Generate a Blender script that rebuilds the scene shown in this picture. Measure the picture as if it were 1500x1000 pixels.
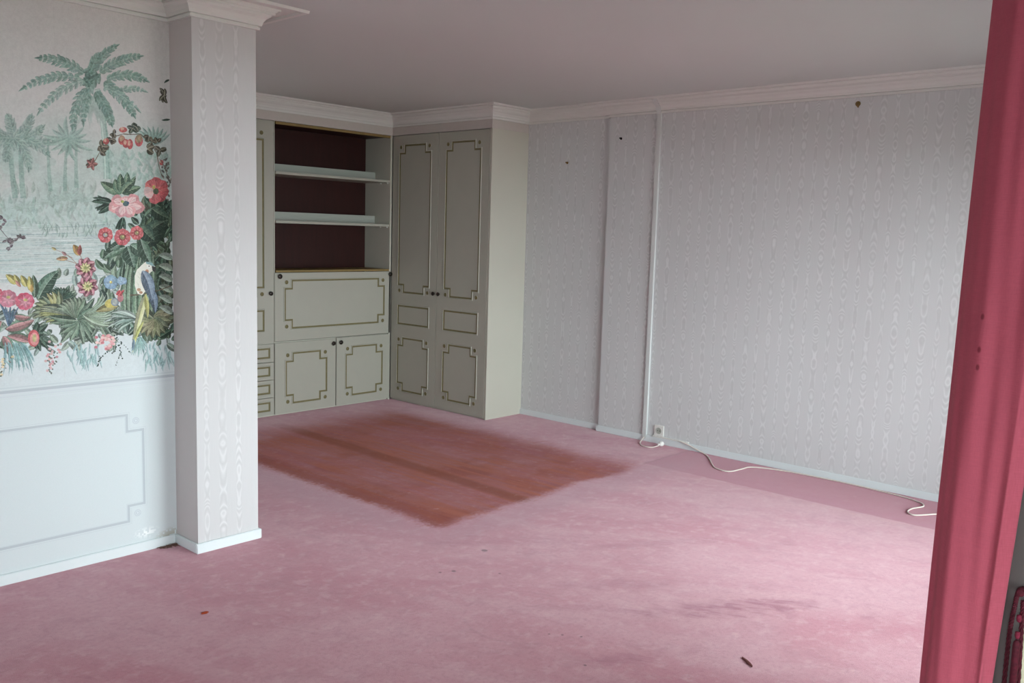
import bpy, bmesh, math, random
import numpy as np
from mathutils import Vector, Matrix
random.seed(7)
scn = bpy.context.scene
for o in list(bpy.data.objects): bpy.data.objects.remove(o)
PI = math.pi

# ------------------------------------------------------------------ camera, world, light, exposure
CY, CP, CR, CF = -.8325, -.1185, .0288, 1317.4
CC = Vector((-5.5573, -6.1659, 1.5013))
F = Vector((-math.sin(CY)*math.cos(CP), math.cos(CY)*math.cos(CP), math.sin(CP)))
R0 = Vector((math.cos(CY), math.sin(CY), 0)); U0 = R0.cross(F)
R2 = R0*math.cos(CR)+U0*math.sin(CR); U2 = -R0*math.sin(CR)+U0*math.cos(CR)
cam = bpy.data.objects.new('camera', bpy.data.cameras.new('camera'))
scn.collection.objects.link(cam)
cam.matrix_world = Matrix(((R2.x, U2.x, -F.x, CC.x), (R2.y, U2.y, -F.y, CC.y), (R2.z, U2.z, -F.z, CC.z), (0, 0, 0, 1)))
cam.data.sensor_width = 36; cam.data.lens = CF/1500*36; cam.data.clip_start = .02
scn.camera = cam

w = bpy.data.worlds.new('overcast_sky'); scn.world = w; w.use_nodes = True
nt = w.node_tree; nt.nodes.clear()
wo = nt.nodes.new('ShaderNodeOutputWorld'); bg = nt.nodes.new('ShaderNodeBackground')
tc = nt.nodes.new('ShaderNodeTexCoord'); sx = nt.nodes.new('ShaderNodeSeparateXYZ'); rp = nt.nodes.new('ShaderNodeValToRGB')
nt.links.new(tc.outputs['Generated'], sx.inputs[0]); nt.links.new(sx.outputs['Z'], rp.inputs[0])
rp.color_ramp.elements[0].color = (.775, .885, .90, 1); rp.color_ramp.elements[0].position = 0
rp.color_ramp.elements[1].color = (.97, 1.10, 1.12, 1); rp.color_ramp.elements[1].position = .6
nt.links.new(rp.outputs[0], bg.inputs[0]); bg.inputs[1].default_value = 19.0
nt.links.new(bg.outputs[0], wo.inputs[0])

WIN_A = (-6.8, -4.6, 0.45, 2.12)       # window of the bay behind the photographer: x0,x1,z0,z1
WIN_B = (-2.85, -0.35, 0.0, 2.02)       # glazed door to the right of the curtain
WIN_C = (-6.45, -5.826, 0.0, 2.15)     # narrow side window in the return wall of the bay: y0,y1,z0,z1
YI, YO = -5.78, -6.06                 # inner and outer face of the window wall
WIN_ADDED = (-6.95, -6.20, 0.45, 2.12)    # unseen window added left of the bay to brighten the curtain: y0,y1,z0,z1
YA = -7.25; XJ = -3.84                # inner face of the bay's window wall; face of the return wall
def portal(name, x0, x1, z0, z1, y):
    l = bpy.data.lights.new(name, 'AREA'); l.shape = 'RECTANGLE'; l.size = x1-x0; l.size_y = z1-z0
    o = bpy.data.objects.new(name, l); scn.collection.objects.link(o)
    o.location = ((x0+x1)/2, y, (z0+z1)/2); o.rotation_euler = (math.radians(90), 0, 0)
    l.cycles.is_portal = True; return o
portal('daylight_portal', *WIN_A, YA-.22)
portal('daylight_portal', *WIN_B, YO-.02)
pd = portal('daylight_portal', WIN_ADDED[0], WIN_ADDED[1], WIN_ADDED[2], WIN_ADDED[3], 0)  # portal of the window added for the curtain's light
pd.location = (-7.43, (WIN_ADDED[0]+WIN_ADDED[1])/2, (WIN_ADDED[2]+WIN_ADDED[3])/2); pd.rotation_euler = (math.radians(90), 0, math.radians(-90))
scn.view_settings.view_transform = 'Standard'; scn.view_settings.look = 'None'
scn.view_settings.gamma = 1; scn.view_settings.use_curve_mapping = False
scn.view_settings.exposure = -0.15
scn.cycles.max_bounces = 12; scn.cycles.diffuse_bounces = 8; scn.cycles.use_denoising = True

# ------------------------------------------------------------------ helpers
def s2l(c): 
    c = c/255
    return c/12.92 if c <= .04045 else ((c+.055)/1.055)**2.4
def col(r, g, b): return (s2l(r), s2l(g), s2l(b), 1)

class G:
    """small node-graph helper"""
    def __init__(s, name):
        s.m = bpy.data.materials.new(name); s.m.use_nodes = True; s.t = s.m.node_tree; s.t.nodes.clear()
        s.out = s.t.nodes.new('ShaderNodeOutputMaterial'); s.b = s.t.nodes.new('ShaderNodeBsdfPrincipled')
        s.t.links.new(s.b.outputs[0], s.out.inputs[0])
    def n(s, k, **kw):
        x = s.t.nodes.new(k)
        for a, v in kw.items(): setattr(x, a, v)
        return x
    def put(s, sock, v):
        if isinstance(v, bpy.types.NodeSocket): s.t.links.new(v, sock)
        elif v is not None: sock.default_value = v
    def m_(s, op, a, b=None, c=None, clamp=False):
        x = s.n('ShaderNodeMath', operation=op, use_clamp=clamp)
        s.put(x.inputs[0], a)
        if b is not None: s.put(x.inputs[1], b)
        if c is not None: s.put(x.inputs[2], c)
        return x.outputs[0]
    def add(s, a, b): return s.m_('ADD', a, b)
    def sub(s, a, b): return s.m_('SUBTRACT', a, b)
    def mul(s, a, b): return s.m_('MULTIPLY', a, b)
    def obj(s):
        x = s.n('ShaderNodeTexCoord'); return x.outputs['Object']
    def xyz(s, v):
        x = s.n('ShaderNodeSeparateXYZ'); s.put(x.inputs[0], v); return x.outputs
    def vec(s, a, b, c):
        x = s.n('ShaderNodeCombineXYZ')
        for i, v in enumerate((a, b, c)): s.put(x.inputs[i], v)
        return x.outputs[0]
    def noise(s, v, scale, detail=2, rough=.5, dist=0):
        x = s.n('ShaderNodeTexNoise'); s.put(x.inputs['Vector'], v)
        x.inputs['Scale'].default_value = scale; x.inputs['Detail'].default_value = detail
        x.inputs['Roughness'].default_value = rough; x.inputs['Distortion'].default_value = dist
        return x.outputs[0]
    def step(s, v, a, b):          # smoothstep from 0 at a to 1 at b
        x = s.n('ShaderNodeMapRange', interpolation_type='SMOOTHSTEP'); s.put(x.inputs[0], v)
        if a <= b:
            x.inputs[1].default_value = a; x.inputs[2].default_value = b
        else:
            x.inputs[1].default_value = b; x.inputs[2].default_value = a
            x.inputs[3].default_value = 1; x.inputs[4].default_value = 0
        return x.outputs[0]
    def mix(s, f, a, b, mode='MIX'):
        x = s.n('ShaderNodeMix', data_type='RGBA', blend_type=mode)
        s.put(x.inputs[0], f); s.put(x.inputs[6], a); s.put(x.inputs[7], b)
        return x.outputs[2]
    def bump(s, h, strength=.3, dist=.002):
        x = s.n('ShaderNodeBump'); s.put(x.inputs['Height'], h)
        x.inputs['Strength'].default_value = strength; x.inputs['Distance'].default_value = dist
        s.t.links.new(x.outputs[0], s.b.inputs['Normal'])
    def fin(s, c, rough=.6, spec=.3, metal=0):
        s.put(s.b.inputs['Base Color'], c); s.put(s.b.inputs['Roughness'], rough)
        s.b.inputs['Specular IOR Level'].default_value = spec; s.b.inputs['Metallic'].default_value = metal
        return s.m

def simple(name, c, rough=.5, spec=.3, metal=0, var=.05, sc=6, bump=0, bsc=60):
    g = G(name); p = g.obj(); nz = g.noise(p, sc, 3)
    d = tuple(x*(1-var*2) for x in c[:3])+(1,)
    if bump: g.bump(g.noise(p, bsc, 3), bump, .001)
    return g.fin(g.mix(nz, d, c), rough, spec, metal)

# moire wallpaper: along = object axis the wall runs along
def moire(name, axis, base, off=0.0, amp=1.0, lim=None):
    g = G(name); P = g.xyz(g.obj()); s = P[axis]; z = P[2]
    per = .0815
    c = g.m_('DIVIDE', g.add(s, 20.0+off), per)
    idx = g.m_('FLOOR', c); fu = g.sub(g.m_('FRACT', c), .5)
    par = g.sub(g.mul(g.m_('MODULO', idx, 2.0), 2.0), 1.0)          # -1 / +1
    wob = g.mul(g.sub(g.noise(g.vec(idx, g.mul(z, 2.2), 3.0), 1.0, 2), .5), .22)
    a = g.m_('ABSOLUTE', g.add(fu, wob))
    wid = g.add(.20, g.mul(par, .035))
    q = g.m_('DIVIDE', a, wid)
    nz = g.noise(g.vec(g.mul(idx, 5.37), g.mul(z, 3.4), 0.0), 1.0, 2.5, .55)
    h = g.add(g.mul(nz, 17.0), g.mul(par, g.mul(g.m_('POWER', q, 2.0), -.55)))
    h = g.add(h, g.mul(z, 2.0))
    w1 = g.m_('SINE', g.mul(h, 2*PI))
    lite = g.m_('POWER', g.m_('MAXIMUM', w1, 0.0), 2.0)
    dark = g.m_('POWER', g.m_('MAXIMUM', g.mul(w1, -1), 0.0), 1.2)
    mask = g.step(q, 1.25, .75)
    if lim: mask = g.mul(mask, g.mul(g.step(s, lim[0]-.002, lim[0]+.002), g.step(s, lim[1]+.002, lim[1]-.002)))
    fade = g.add(.45, g.mul(g.noise(g.vec(g.mul(idx, 2.1), g.mul(z, 1.6), 9.0), 1.0, 1), 1.0))
    v = g.mul(g.mul(g.sub(g.mul(lite, .16), g.mul(dark, .085)), g.mul(mask, fade)), amp)
    rib = g.mul(g.sub(g.noise(g.vec(g.mul(s, 420), g.mul(z, 9), 0), 1.0, 1), .5), .07)
    blot = g.mul(g.sub(g.noise(g.obj(), 1.3, 2), .5), .06)
    val = g.add(1.0, g.add(v, g.add(rib, blot)))
    cc = g.n('ShaderNodeMix', data_type='RGBA', blend_type='MULTIPLY'); cc.inputs[0].default_value = 1
    g.put(cc.inputs[6], base); g.put(cc.inputs[7], g.vec(val, val, val))
    g.bump(g.noise(g.vec(g.mul(s, 500), g.mul(z, 40), 0), 1.0, 1), .12, .0006)
    return g.fin(cc.outputs[2], .62, .25)

def mesh(name, bm, mats, parent=None, kind=None, smooth=False, recalc=True):
    if recalc: bmesh.ops.recalc_face_normals(bm, faces=bm.faces)
    me = bpy.data.meshes.new(name); bm.to_mesh(me); bm.free()
    for m in (mats if isinstance(mats, (list, tuple)) else [mats]): me.materials.append(m)
    if smooth:
        for p in me.polygons: p.use_smooth = True
    o = bpy.data.objects.new(name, me); scn.collection.objects.link(o)
    if parent is not None:
        o.parent = parent
        pl = Vector((0, 0, 0)); q = parent
        while q is not None: pl += q.location; q = q.parent
        me.transform(Matrix.Translation(-pl))
    if kind: o['kind'] = kind
    return o
def thing(name, label, cat, loc=(0, 0, 0), group=None):
    o = bpy.data.objects.new(name, None); scn.collection.objects.link(o); o.location = loc
    o.empty_display_size = .1
    o['label'] = label; o['category'] = cat
    if group: o['group'] = group
    return o
def tag(o, label, cat, group=None):
    o['label'] = label; o['category'] = cat
    if group: o['group'] = group
    return o
def box(bm, x0, x1, y0, y1, z0, z1, bev=0, mi=0):
    r = bmesh.ops.create_cube(bm, size=1); vs = r['verts']
    for v in vs: v.co = Vector(((x0+x1)/2+v.co.x*(x1-x0), (y0+y1)/2+v.co.y*(y1-y0), (z0+z1)/2+v.co.z*(z1-z0)))
    fs = set(f for v in vs for f in v.link_faces)
    for f in fs: f.material_index = mi
    if bev:
        es = list(set(e for v in vs for e in v.link_edges))
        bmesh.ops.bevel(bm, geom=es, offset=bev, segments=2, affect='EDGES', clamp_overlap=True, material=-1)
def B(*a, **k):
    bm = bmesh.new(); box(bm, *a, **k); return bm
def tube(bm, pts, r, n=8, cap=True):
    pts = [Vector(p) for p in pts]; rings = []
    up = Vector((0, 0, 1))
    for i, p in enumerate(pts):
        d = (pts[min(i+1, len(pts)-1)]-pts[max(i-1, 0)]).normalized()
        a = d.cross(up)
        if a.length < .05: a = d.cross(Vector((1, 0, 0)))
        a.normalize(); b = d.cross(a)
        rr = r(i/(len(pts)-1)) if callable(r) else r
        rings.append([bm.verts.new(p+(a*math.cos(t)+b*math.sin(t))*rr) for t in [2*PI*k/n for k in range(n)]])
    for i in range(len(rings)-1):
        for k in range(n): bm.faces.new((rings[i][k], rings[i][(k+1) % n], rings[i+1][(k+1) % n], rings[i+1][k]))
    if cap: bm.faces.new(rings[0][::-1]); bm.faces.new(rings[-1])
def smooth_pts(pts, sub=6):
    pts = [Vector(p) for p in pts]; out = []
    for i in range(len(pts)-1):
        p0 = pts[max(i-1, 0)]; p1 = pts[i]; p2 = pts[i+1]; p3 = pts[min(i+2, len(pts)-1)]
        for k in range(sub):
            t = k/sub
            out.append(.5*((2*p1)+(p2-p0)*t+(2*p0-5*p1+4*p2-p3)*t*t+(3*p1-p0-3*p2+p3)*t**3))
    out.append(pts[-1]); return out
def lathe(bm, prof, o, ax, n=20):
    """prof: (radius, distance along ax) ; o origin"""
    ax = Vector(ax).normalized(); a = ax.cross(Vector((0, 0, 1)));
    if a.length < .1: a = Vector((1, 0, 0))
    a.normalize(); b = ax.cross(a); o = Vector(o); rings = []
    for r, h in prof:
        if r < 1e-6: rings.append([bm.verts.new(o+ax*h)])
        else: rings.append([bm.verts.new(o+ax*h+(a*math.cos(2*PI*k/n)+b*math.sin(2*PI*k/n))*r) for k in range(n)])
    for i in range(len(rings)-1):
        p, q = rings[i], rings[i+1]
        for k in range(n):
            k2 = (k+1) % n
            if len(p) == 1 and len(q) == 1: continue
            if len(p) == 1: bm.faces.new((p[0], q[k], q[k2]))
            elif len(q) == 1: bm.faces.new((p[k], q[0], p[k2]))
            else: bm.faces.new((p[k], q[k], q[k2], p[k2]))

# ------------------------------------------------------------------ materials
M_ceil = simple('ceiling_paint', col(203, 209, 207), .8, .15, sc=1.5, var=.02, bump=.1, bsc=200)
M_corn = simple('cornice_plaster', col(220, 221, 218), .7, .2, sc=8, var=.02)
M_wp_r = moire('moire_wallpaper_right', 1, col(204, 206, 207), amp=.8)
M_wp_p = moire('moire_wallpaper_pillar', 0, col(200, 199, 200), off=.00875, amp=.8, lim=(-3.54, -3.30))
M_wp_s = simple('pillar_side_paper', col(205, 201, 200), .65, .2, var=.03, bump=.1, bsc=300)
M_wall = simple('plain_wall_paint', col(206, 200, 200), .7, .2, sc=2, var=.02)
M_base = simple('white_skirting_paint', col(218, 226, 228), .45, .35, sc=5, var=.02)
M_cab = simple('cream_cabinet_lacquer', col(172, 170, 159), .42, .35, sc=9, var=.035, bump=.04, bsc=150)
M_side = simple('cream_laminate', col(192, 190, 178), .5, .3, sc=4, var=.03)
M_gold = simple('antique_olive_gold', col(128, 119, 82), .5, .4, sc=40, var=.2)
M_edge = simple('raw_wood_edge', col(146, 124, 80), .6, .25, sc=25, var=.15)
M_grey = simple('grey_green_shelf_paint', col(172, 175, 167), .5, .3, sc=6, var=.03)
M_knob = simple('dark_bronze', col(52, 44, 40), .35, .6, metal=.6, var=.1, sc=30)
M_white = simple('white_plastic', col(226, 226, 222), .35, .4, var=.01)
M_cord = simple('cream_cable', col(224, 214, 206), .45, .35, var=.02)
M_dark = simple('dark_hole', col(30, 26, 25), .8, .1, var=.1)
M_brass = simple('aged_brass', col(140, 112, 62), .45, .5, metal=.2, var=.2, sc=80)
M_frame = simple('cream_window_frame', col(238, 236, 205), .35, .4, var=.02)
M_rev = simple('shaded_reveal_paint', col(104, 97, 96), .8, .15, sc=8, var=.05, bump=.15, bsc=250)  # shade of the window wall put into its colour as dark grey
M_pelmet = simple('frieze_board', col(196, 189, 184), .6, .25, sc=30, var=.05)
M_trunk = simple('trunking_plastic', col(208, 212, 211), .5, .3, var=.02)
M_conc = simple('balcony_concrete', col(150, 146, 140), .8, .2, sc=5, var=.08)
M_ground = simple('far_ground', col(96, 104, 84), .9, .1, sc=.3, var=.2)

g = G('mahogany_back'); P = g.xyz(g.obj())
st = g.noise(g.vec(g.mul(P[0], 9), g.mul(P[1], 9), g.mul(P[2], 1.2)), 3.0, 5, .6)
M_maho = g.fin(g.mix(st, col(34, 14, 13), col(60, 25, 22)), .45, .3)

g = G('window_glass'); g.t.nodes.remove(g.b)
tr = g.n('ShaderNodeBsdfTransparent'); gl = g.n('ShaderNodeBsdfGlossy'); gl.inputs['Roughness'].default_value = .02
fr = g.n('ShaderNodeFresnel'); fr.inputs[0].default_value = 1.45; mx = g.n('ShaderNodeMixShader')
g.t.links.new(fr.outputs[0], mx.inputs[0]); g.t.links.new(tr.outputs[0], mx.inputs[1]); g.t.links.new(gl.outputs[0], mx.inputs[2])
g.t.links.new(mx.outputs[0], g.out.inputs[0]); M_glass = g.m

# curtain cloth
g = G('rose_curtain_cloth'); P = g.xyz(g.obj())
wv = g.add(g.noise(g.vec(g.mul(P[0], 900), g.mul(P[1], 900), g.mul(P[2], 60)), 1, 1), g.noise(g.vec(g.mul(P[0], 60), g.mul(P[1], 60), g.mul(P[2], 900)), 1, 1))
cc = g.mix(g.mul(wv, .5), col(162, 74, 89), col(196, 95, 114))
for y_, z_ in ((-5.7590, 1.3930), (-5.7600, 1.3410), (-5.7610, 1.3130)):
    dy = g.add(P[1], -(y_+5.78)); dz = g.mul(g.add(P[2], -z_), .6)
    cc = g.mix(g.mul(g.step(g.m_('SQRT', g.add(g.mul(dy, dy), g.mul(dz, dz))), .0042, .0015), .75), cc, col(96, 24, 36))
g.put(g.b.inputs['Base Color'], cc); g.b.inputs['Roughness'].default_value = .8
g.b.inputs['Sheen Weight'].default_value = .25; g.b.inputs['Sheen Tint'].default_value = col(230, 150, 160)
g.b.inputs['Specular IOR Level'].default_value = .15
tl = g.n('ShaderNodeBsdfTranslucent'); g.put(tl.inputs[0], cc); mx = g.n('ShaderNodeMixShader'); mx.inputs[0].default_value = .18
g.t.links.new(g.b.outputs[0], mx.inputs[1]); g.t.links.new(tl.outputs[0], mx.inputs[2]); g.t.links.new(mx.outputs[0], g.out.inputs[0])
g.bump(wv, .25, .0008)
M_curt = g.m
M_spot = simple('dark_red_spot', col(96, 22, 34), .8, .1)
g = G('burgundy_cord'); P = g.obj()
M_rope = g.fin(g.mix(g.noise(P, 160, 2), col(48, 20, 26), col(112, 36, 54)), .7, .25)
M_tassel = simple('rose_tassel_thread', col(150, 48, 74), .7, .25, sc=200, var=.3)

# ------------------------------------------------------------------ carpet
g = G('rose_carpet'); O = g.obj(); P = g.xyz(O); X, Y = P[0], P[1]
warp1 = g.sub(g.noise(O, 2.2, 3), .5); warp2 = g.sub(g.noise(g.add(X, 7.0) and O, 14.0, 3, .6), .5)
# broad worn / dusty patches, drawn out along the walking line
worn = g.noise(g.vec(g.mul(g.add(X, g.mul(Y, .35)), 1.5), g.mul(Y, .75), 2.0), 1.3, 5, .62, .5)
fine = g.noise(O, 16, 5, .65)
scuf = g.noise(g.vec(g.mul(g.add(X, g.mul(Y, .45)), 9.0), g.mul(g.sub(Y, g.mul(X, .3)), 2.2), 0), 1.3, 4, .6, .8)
scuf2 = g.noise(g.vec(g.mul(g.add(X, g.mul(Y, .6)), 22.0), g.mul(g.sub(Y, g.mul(X, .5)), 4.0), 3.0), 1.3, 4, .6, .6)
pile = g.noise(O, 330, 2, .7)
base = g.mix(g.step(worn, .30, .70), col(182, 116, 129), col(196, 148, 156))
base = g.mix(g.mul(g.step(fine, .48, .66), .48), base, col(202, 160, 168))
fine2 = g.noise(O, 55, 4, .7)
base = g.mix(g.mul(g.step(fine2, .45, .70), .30), base, col(150, 92, 106))
base = g.mix(g.mul(g.step(g.noise(O, 5.5, 5, .7, .4), .5, .68), .30), base, col(160, 104, 116))
base = g.mix(g.mul(g.step(scuf, .57, .74), .22), base, col(156, 92, 106))
# protected strip along the right wall (where furniture stood)
ex = g.add(X, g.mul(warp2, .03)); ey = g.add(Y, g.mul(warp2, .04))
strip = g.mul(g.step(ex, -.580, -.562), g.step(ey, -2.82, -2.90))
base = g.mix(g.mul(strip, .75), base, col(164, 90, 108))
seam = g.mul(g.step(g.m_('ABSOLUTE', g.add(ey, 2.87)), .016, .006), g.step(X, -.62, -.58))
base = g.mix(g.mul(seam, .35), base, col(130, 74, 88))
# orange-brown backing residue left by a removed rug
warp3 = g.sub(g.noise(O, 50, 4, .7), .5)
rx = g.add(g.add(X, g.mul(warp3, .16)), g.add(g.mul(warp1, .10), g.mul(warp2, .08))); ry = g.add(g.add(Y, g.mul(warp3, .14)), g.add(g.mul(warp1, .16), g.mul(warp2, .06)))
rug = g.mul(g.mul(g.step(rx, -2.54, -2.44), g.step(rx, -.50, -.86)), g.mul(g.step(ry, -2.93, -2.83), g.step(ry, -.10, -.75)))
streak = g.noise(g.vec(g.mul(X, 34), g.mul(Y, 1.6), 1.0), 1.0, 4, .65)
band = g.noise(g.vec(g.mul(X, 4.2), g.mul(Y, .25), 5.0), 1.0, 2, .5)
blot = g.noise(O, 3.0, 4, .6)
ru = g.mul(rug, g.m_('MINIMUM', g.add(.36, g.add(g.mul(g.step(band, .35, .65), .28), g.add(g.mul(g.step(streak, .42, .62), .30), g.mul(g.step(blot, .45, .62), .22)))), .92))
# ridge stripe
rs = g.add(X, g.add(1.815, g.add(g.mul(g.add(Y, 3.0), -.03), g.mul(warp2, .03))))
st1 = g.mul(g.step(g.m_('ABSOLUTE', rs), .085, .03), rug)
e1 = g.mul(g.step(g.m_('ABSOLUTE', g.add(rx, 2.40)), .10, .02), rug)
rc = g.mix(g.step(streak, .35, .65), col(156, 82, 62), col(180, 104, 82))
base = g.mix(ru, base, rc)
base = g.mix(g.mul(st1, .6), base, col(140, 74, 44))
base = g.mix(g.mul(e1, .5), base, col(150, 74, 58))
wh = g.mul(g.mul(g.step(fine, .60, .72), g.step(g.noise(O, 40, 3), .5, .6)), .4)
base = g.mix(wh, base, col(214, 170, 168))
# grey grime halo around the rug mark
halo = g.mul(g.mul(g.step(g.m_('ABSOLUTE', g.add(rx, 2.62)), .25, .0), g.step(ry, -3.3, -2.6)), .45)
halo2 = g.mul(g.mul(g.step(g.m_('ABSOLUTE', g.add(ry, 3.02)), .22, .0), g.mul(g.step(rx, -2.9, -2.4), g.step(rx, .0, -.6))), .4)
base = g.mix(g.m_('MAXIMUM', halo, halo2), base, col(160, 118, 130))
# individual stains: x, y, rx, ry, rot, strength
for i, (sx_, sy_, a_, b_, r_, k_) in enumerate([(-2.28, -4.48, .36, .085, .62, 1.1), (-3.02, -4.40, .13, .05, .5, .7),
        (-1.95, -3.75, .40, .05, .55, .5), (-2.45, -3.98, .30, .06, .7, .45), (-2.65, -3.62, .2, .09, .2, .3),
        (-1.35, -4.25, .07, .05, 0, .4), (-2.72, -4.08, .22, .03, .9, .4), (-2.3, -3.35, .32, .10, .7, .4), (-2.62, -3.12, .16, .1, .4, .3),
        (-1.98, -4.90, .05, .025, .3, .6), (-2.75, -4.55, .05, .03, 0, .4), (-4.6, -2.7, .2, .1, 0, .3), (-3.48, -3.05, .25, .05, 1.0, .3)]):
    dx = g.add(X, -sx_); dy = g.add(Y, -sy_); c_, s_ = math.cos(r_), math.sin(r_)
    u = g.m_('DIVIDE', g.add(g.mul(dx, c_), g.mul(dy, -s_)), a_); v = g.m_('DIVIDE', g.add(g.mul(dx, s_), g.mul(dy, c_)), b_)
    d = g.add(g.m_('SQRT', g.add(g.mul(u, u), g.mul(v, v))), g.add(g.mul(warp2, 2.2), g.mul(g.sub(scuf, .5), 2.0)))
    base = g.mix(g.mul(g.mul(g.step(d, 1.5, .1), k_*.75), g.add(.45, g.mul(g.step(scuf2, .4, .6), .55))), base, col(146, 78, 96))
# a large faint ring from a plant pot, and little dark specks
dx = g.add(X, 2.98); dy = g.add(Y, 3.93)
rr = g.m_('SQRT', g.add(g.mul(dx, dx), g.mul(dy, dy)))
base = g.mix(g.mul(g.mul(g.step(g.m_('ABSOLUTE', g.sub(rr, .24)), .012, .003), g.step(scuf, .45, .55)), .16), base, col(138, 84, 98))
for sx_, sy_, r_ in [(-2.85, -3.39, .014), (-2.905, -3.36, .009), (-2.72, -3.55, .008), (-3.0, -4.14, .007), (-2.96, -4.2, .007), (-3.03, -4.1, .006), (-3.13, -4.35, .008), (-2.56, -3.3, .02)]:
    dx = g.add(X, -sx_); dy = g.add(Y, -sy_)
    d = g.m_('SQRT', g.add(g.mul(dx, dx), g.mul(dy, dy)))
    base = g.mix(g.mul(g.step(d, r_, r_*.5), .7), base, col(74, 44, 54))
pc = g.n('ShaderNodeMix', data_type='RGBA', blend_type='MULTIPLY'); pc.inputs[0].default_value = 1
pv = g.add(.70, g.mul(pile, .60)); g.put(pc.inputs[6], base); g.put(pc.inputs[7], g.vec(pv, pv, pv))
g.bump(g.add(pile, g.mul(fine, .5)), .5, .004)
g.put(g.b.inputs['Sheen Weight'], g.mul(.52, g.sub(1.0, g.mul(rug, .85)))); g.b.inputs['Sheen Roughness'].default_value = .45
g.b.inputs['Sheen Tint'].default_value = col(240, 214, 224)
M_carpet = g.fin(pc.outputs[2], .9, .12)

# ------------------------------------------------------------------ room shell
H = 2.485
XL = -7.2; YB = .40; PX0, PX1, PY, PM = -3.554, -3.2405, -2.4248, -2.2248
mesh('floor', B(XL-.2, .15, YA-.2, YB+.1, -.1, 0), M_carpet, kind='structure')
mesh('ceiling', B(XL-.2, .15, YA-.2, YB+.1, H, H+.12), M_ceil, kind='structure')
bm = B(0, .15, YO, -2.0424, 0, H); box(bm, .035, .15, -2.0424, YB+.1, 0, H)
mesh('wall_right', bm, M_wp_r, kind='structure')
mesh('wall_back', B(-3.5, .15, YB, YB+.1, 0, H), M_wall, kind='structure')
bm = B(XL-.2, XL, YA-.2, WIN_ADDED[0], 0, H); box(bm, XL-.2, XL, WIN_ADDED[1], PM+.15, 0, H); box(bm, XL-.2, XL, WIN_ADDED[0], WIN_ADDED[1], 0, WIN_ADDED[2]); box(bm, XL-.2, XL, WIN_ADDED[0], WIN_ADDED[1], WIN_ADDED[3], H)
mesh('wall_left', bm, M_wall, kind='structure')
def holed(bm, x0, x1, y0, y1, win):        # wall running along x with one opening
    box(bm, x0, win[0], y0, y1, 0, H); box(bm, win[1], x1, y0, y1, 0, H)
    box(bm, win[0], win[1], y0, y1, win[3], H)
    if win[2] > 0: box(bm, win[0], win[1], y0, y1, 0, win[2])
bm = bmesh.new(); holed(bm, XJ, .0, YO, YI, WIN_B)
y0, y1, z0, z1 = WIN_C
box(bm, XJ, XJ+.25, y1, YO, 0, H) if y1 < YO else None
box(bm, XJ, XJ+.06, y1, YO+.001, 0, H) if y1 > YO else None
box(bm, XJ, XJ+.25, YA-.2, y0, 0, H); box(bm, XJ, XJ+.25, y0, YO, z1, H)
mesh('wall_front', bm, M_rev, kind='structure')
bm = bmesh.new(); holed(bm, XL, XJ, YA-.2, YA, WIN_A)
mesh('wall_bay', bm, M_wall, kind='structure')
bm = B(XL, PX0, PM, PM+.15, 0, H); box(bm, PX0-.1, PX0, PM+.15, YB, 0, H)
wall_mid = mesh('wall_middle', bm, M_wall, kind='structure')
bm = bmesh.new(); box(bm, PX0, PX1, PY, PM+.15, 0, H)
for f in bm.faces: f.material_index = 1 if abs(f.normal.x) > .5 else 0
bm.normal_update()
for f in bm.faces: f.material_index = 1 if abs(f.normal.x) > .5 else 0
mesh('pillar', bm, [M_wp_p, M_wp_s], kind='structure')

# cornice: profile (projection from wall, height below ceiling) swept along a wall path
PROF = [(0, -.094), (.013, -.094), (.014, -.082), (.007, -.081), (.007, -.077), (.019, -.076), (.023, -.062), (.034, -.046), (.047, -.036), (.052, -.028), (.054, -.028), (.054, -.016), (.059, -.016), (.059, -.028), (.063, -.028), (.063, -.018),
        (.067, -.016), (.073, -.007), (.081, -.009), (.082, -.0015), (.148, -.0015), (.149, -.013), (.170, -.013), (.173, 0), (0, 0)]
def sweep(path, prof, zt):
    """path: xy points; room lies on the LEFT of travel. Mitred."""
    bm = bmesh.new(); n = len(path); rings = []
    for i, p in enumerate(path):
        p = Vector(p); dirs = []
        if i > 0: dirs.append((p-Vector(path[i-1])).normalized())
        if i < n-1: dirs.append((Vector(path[i+1])-p).normalized())
        nr = [Vector((-d.y, d.x)) for d in dirs]
        if len(nr) == 2: m = (nr[0]+nr[1]); m = m/(m.dot(nr[0]))
        else: m = nr[0]
        rings.append([bm.verts.new((p.x+m.x*a, p.y+m.y*a, zt+b)) for a, b in prof])
    k = len(prof)
    for i in range(n-1):
        for j in range(k):
            j2 = (j+1) % k
            bm.faces.new((rings[i][j], rings[i+1][j], rings[i+1][j2], rings[i][j2]))
    bm.faces.new(rings[0]); bm.faces.new(rings[-1][::-1]); return bm
XW, YW = -.3934, -1.1947
e = .0005
def rev(p): return p[::-1]
# right wall -> pier -> wardrobe -> desk unit -> behind the pillar
path = [(0-e, YI), (0-e, -2.0424), (.035-e, -2.0424), (.035-e, YW-e), (XW-e, YW-e), (XW-e, -e), (-3.2405, -e)]
mesh('trim_1', sweep(path, PROF, H-e), M_corn, kind='structure')
# mural wall -> round the pillar -> partition
path = [(PX1+e, PM+.14), (PX1+e, PY-e), (PX0-e, PY-e), (PX0-e, PM-e), (XL+e, PM-e), (XL+e, YI)]
path = path[:-1]+[(XL+e, YA)]
path = path[::-1]
mesh('trim_2', sweep(path[::-1], PROF, H-e), M_corn, kind='structure')

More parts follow.
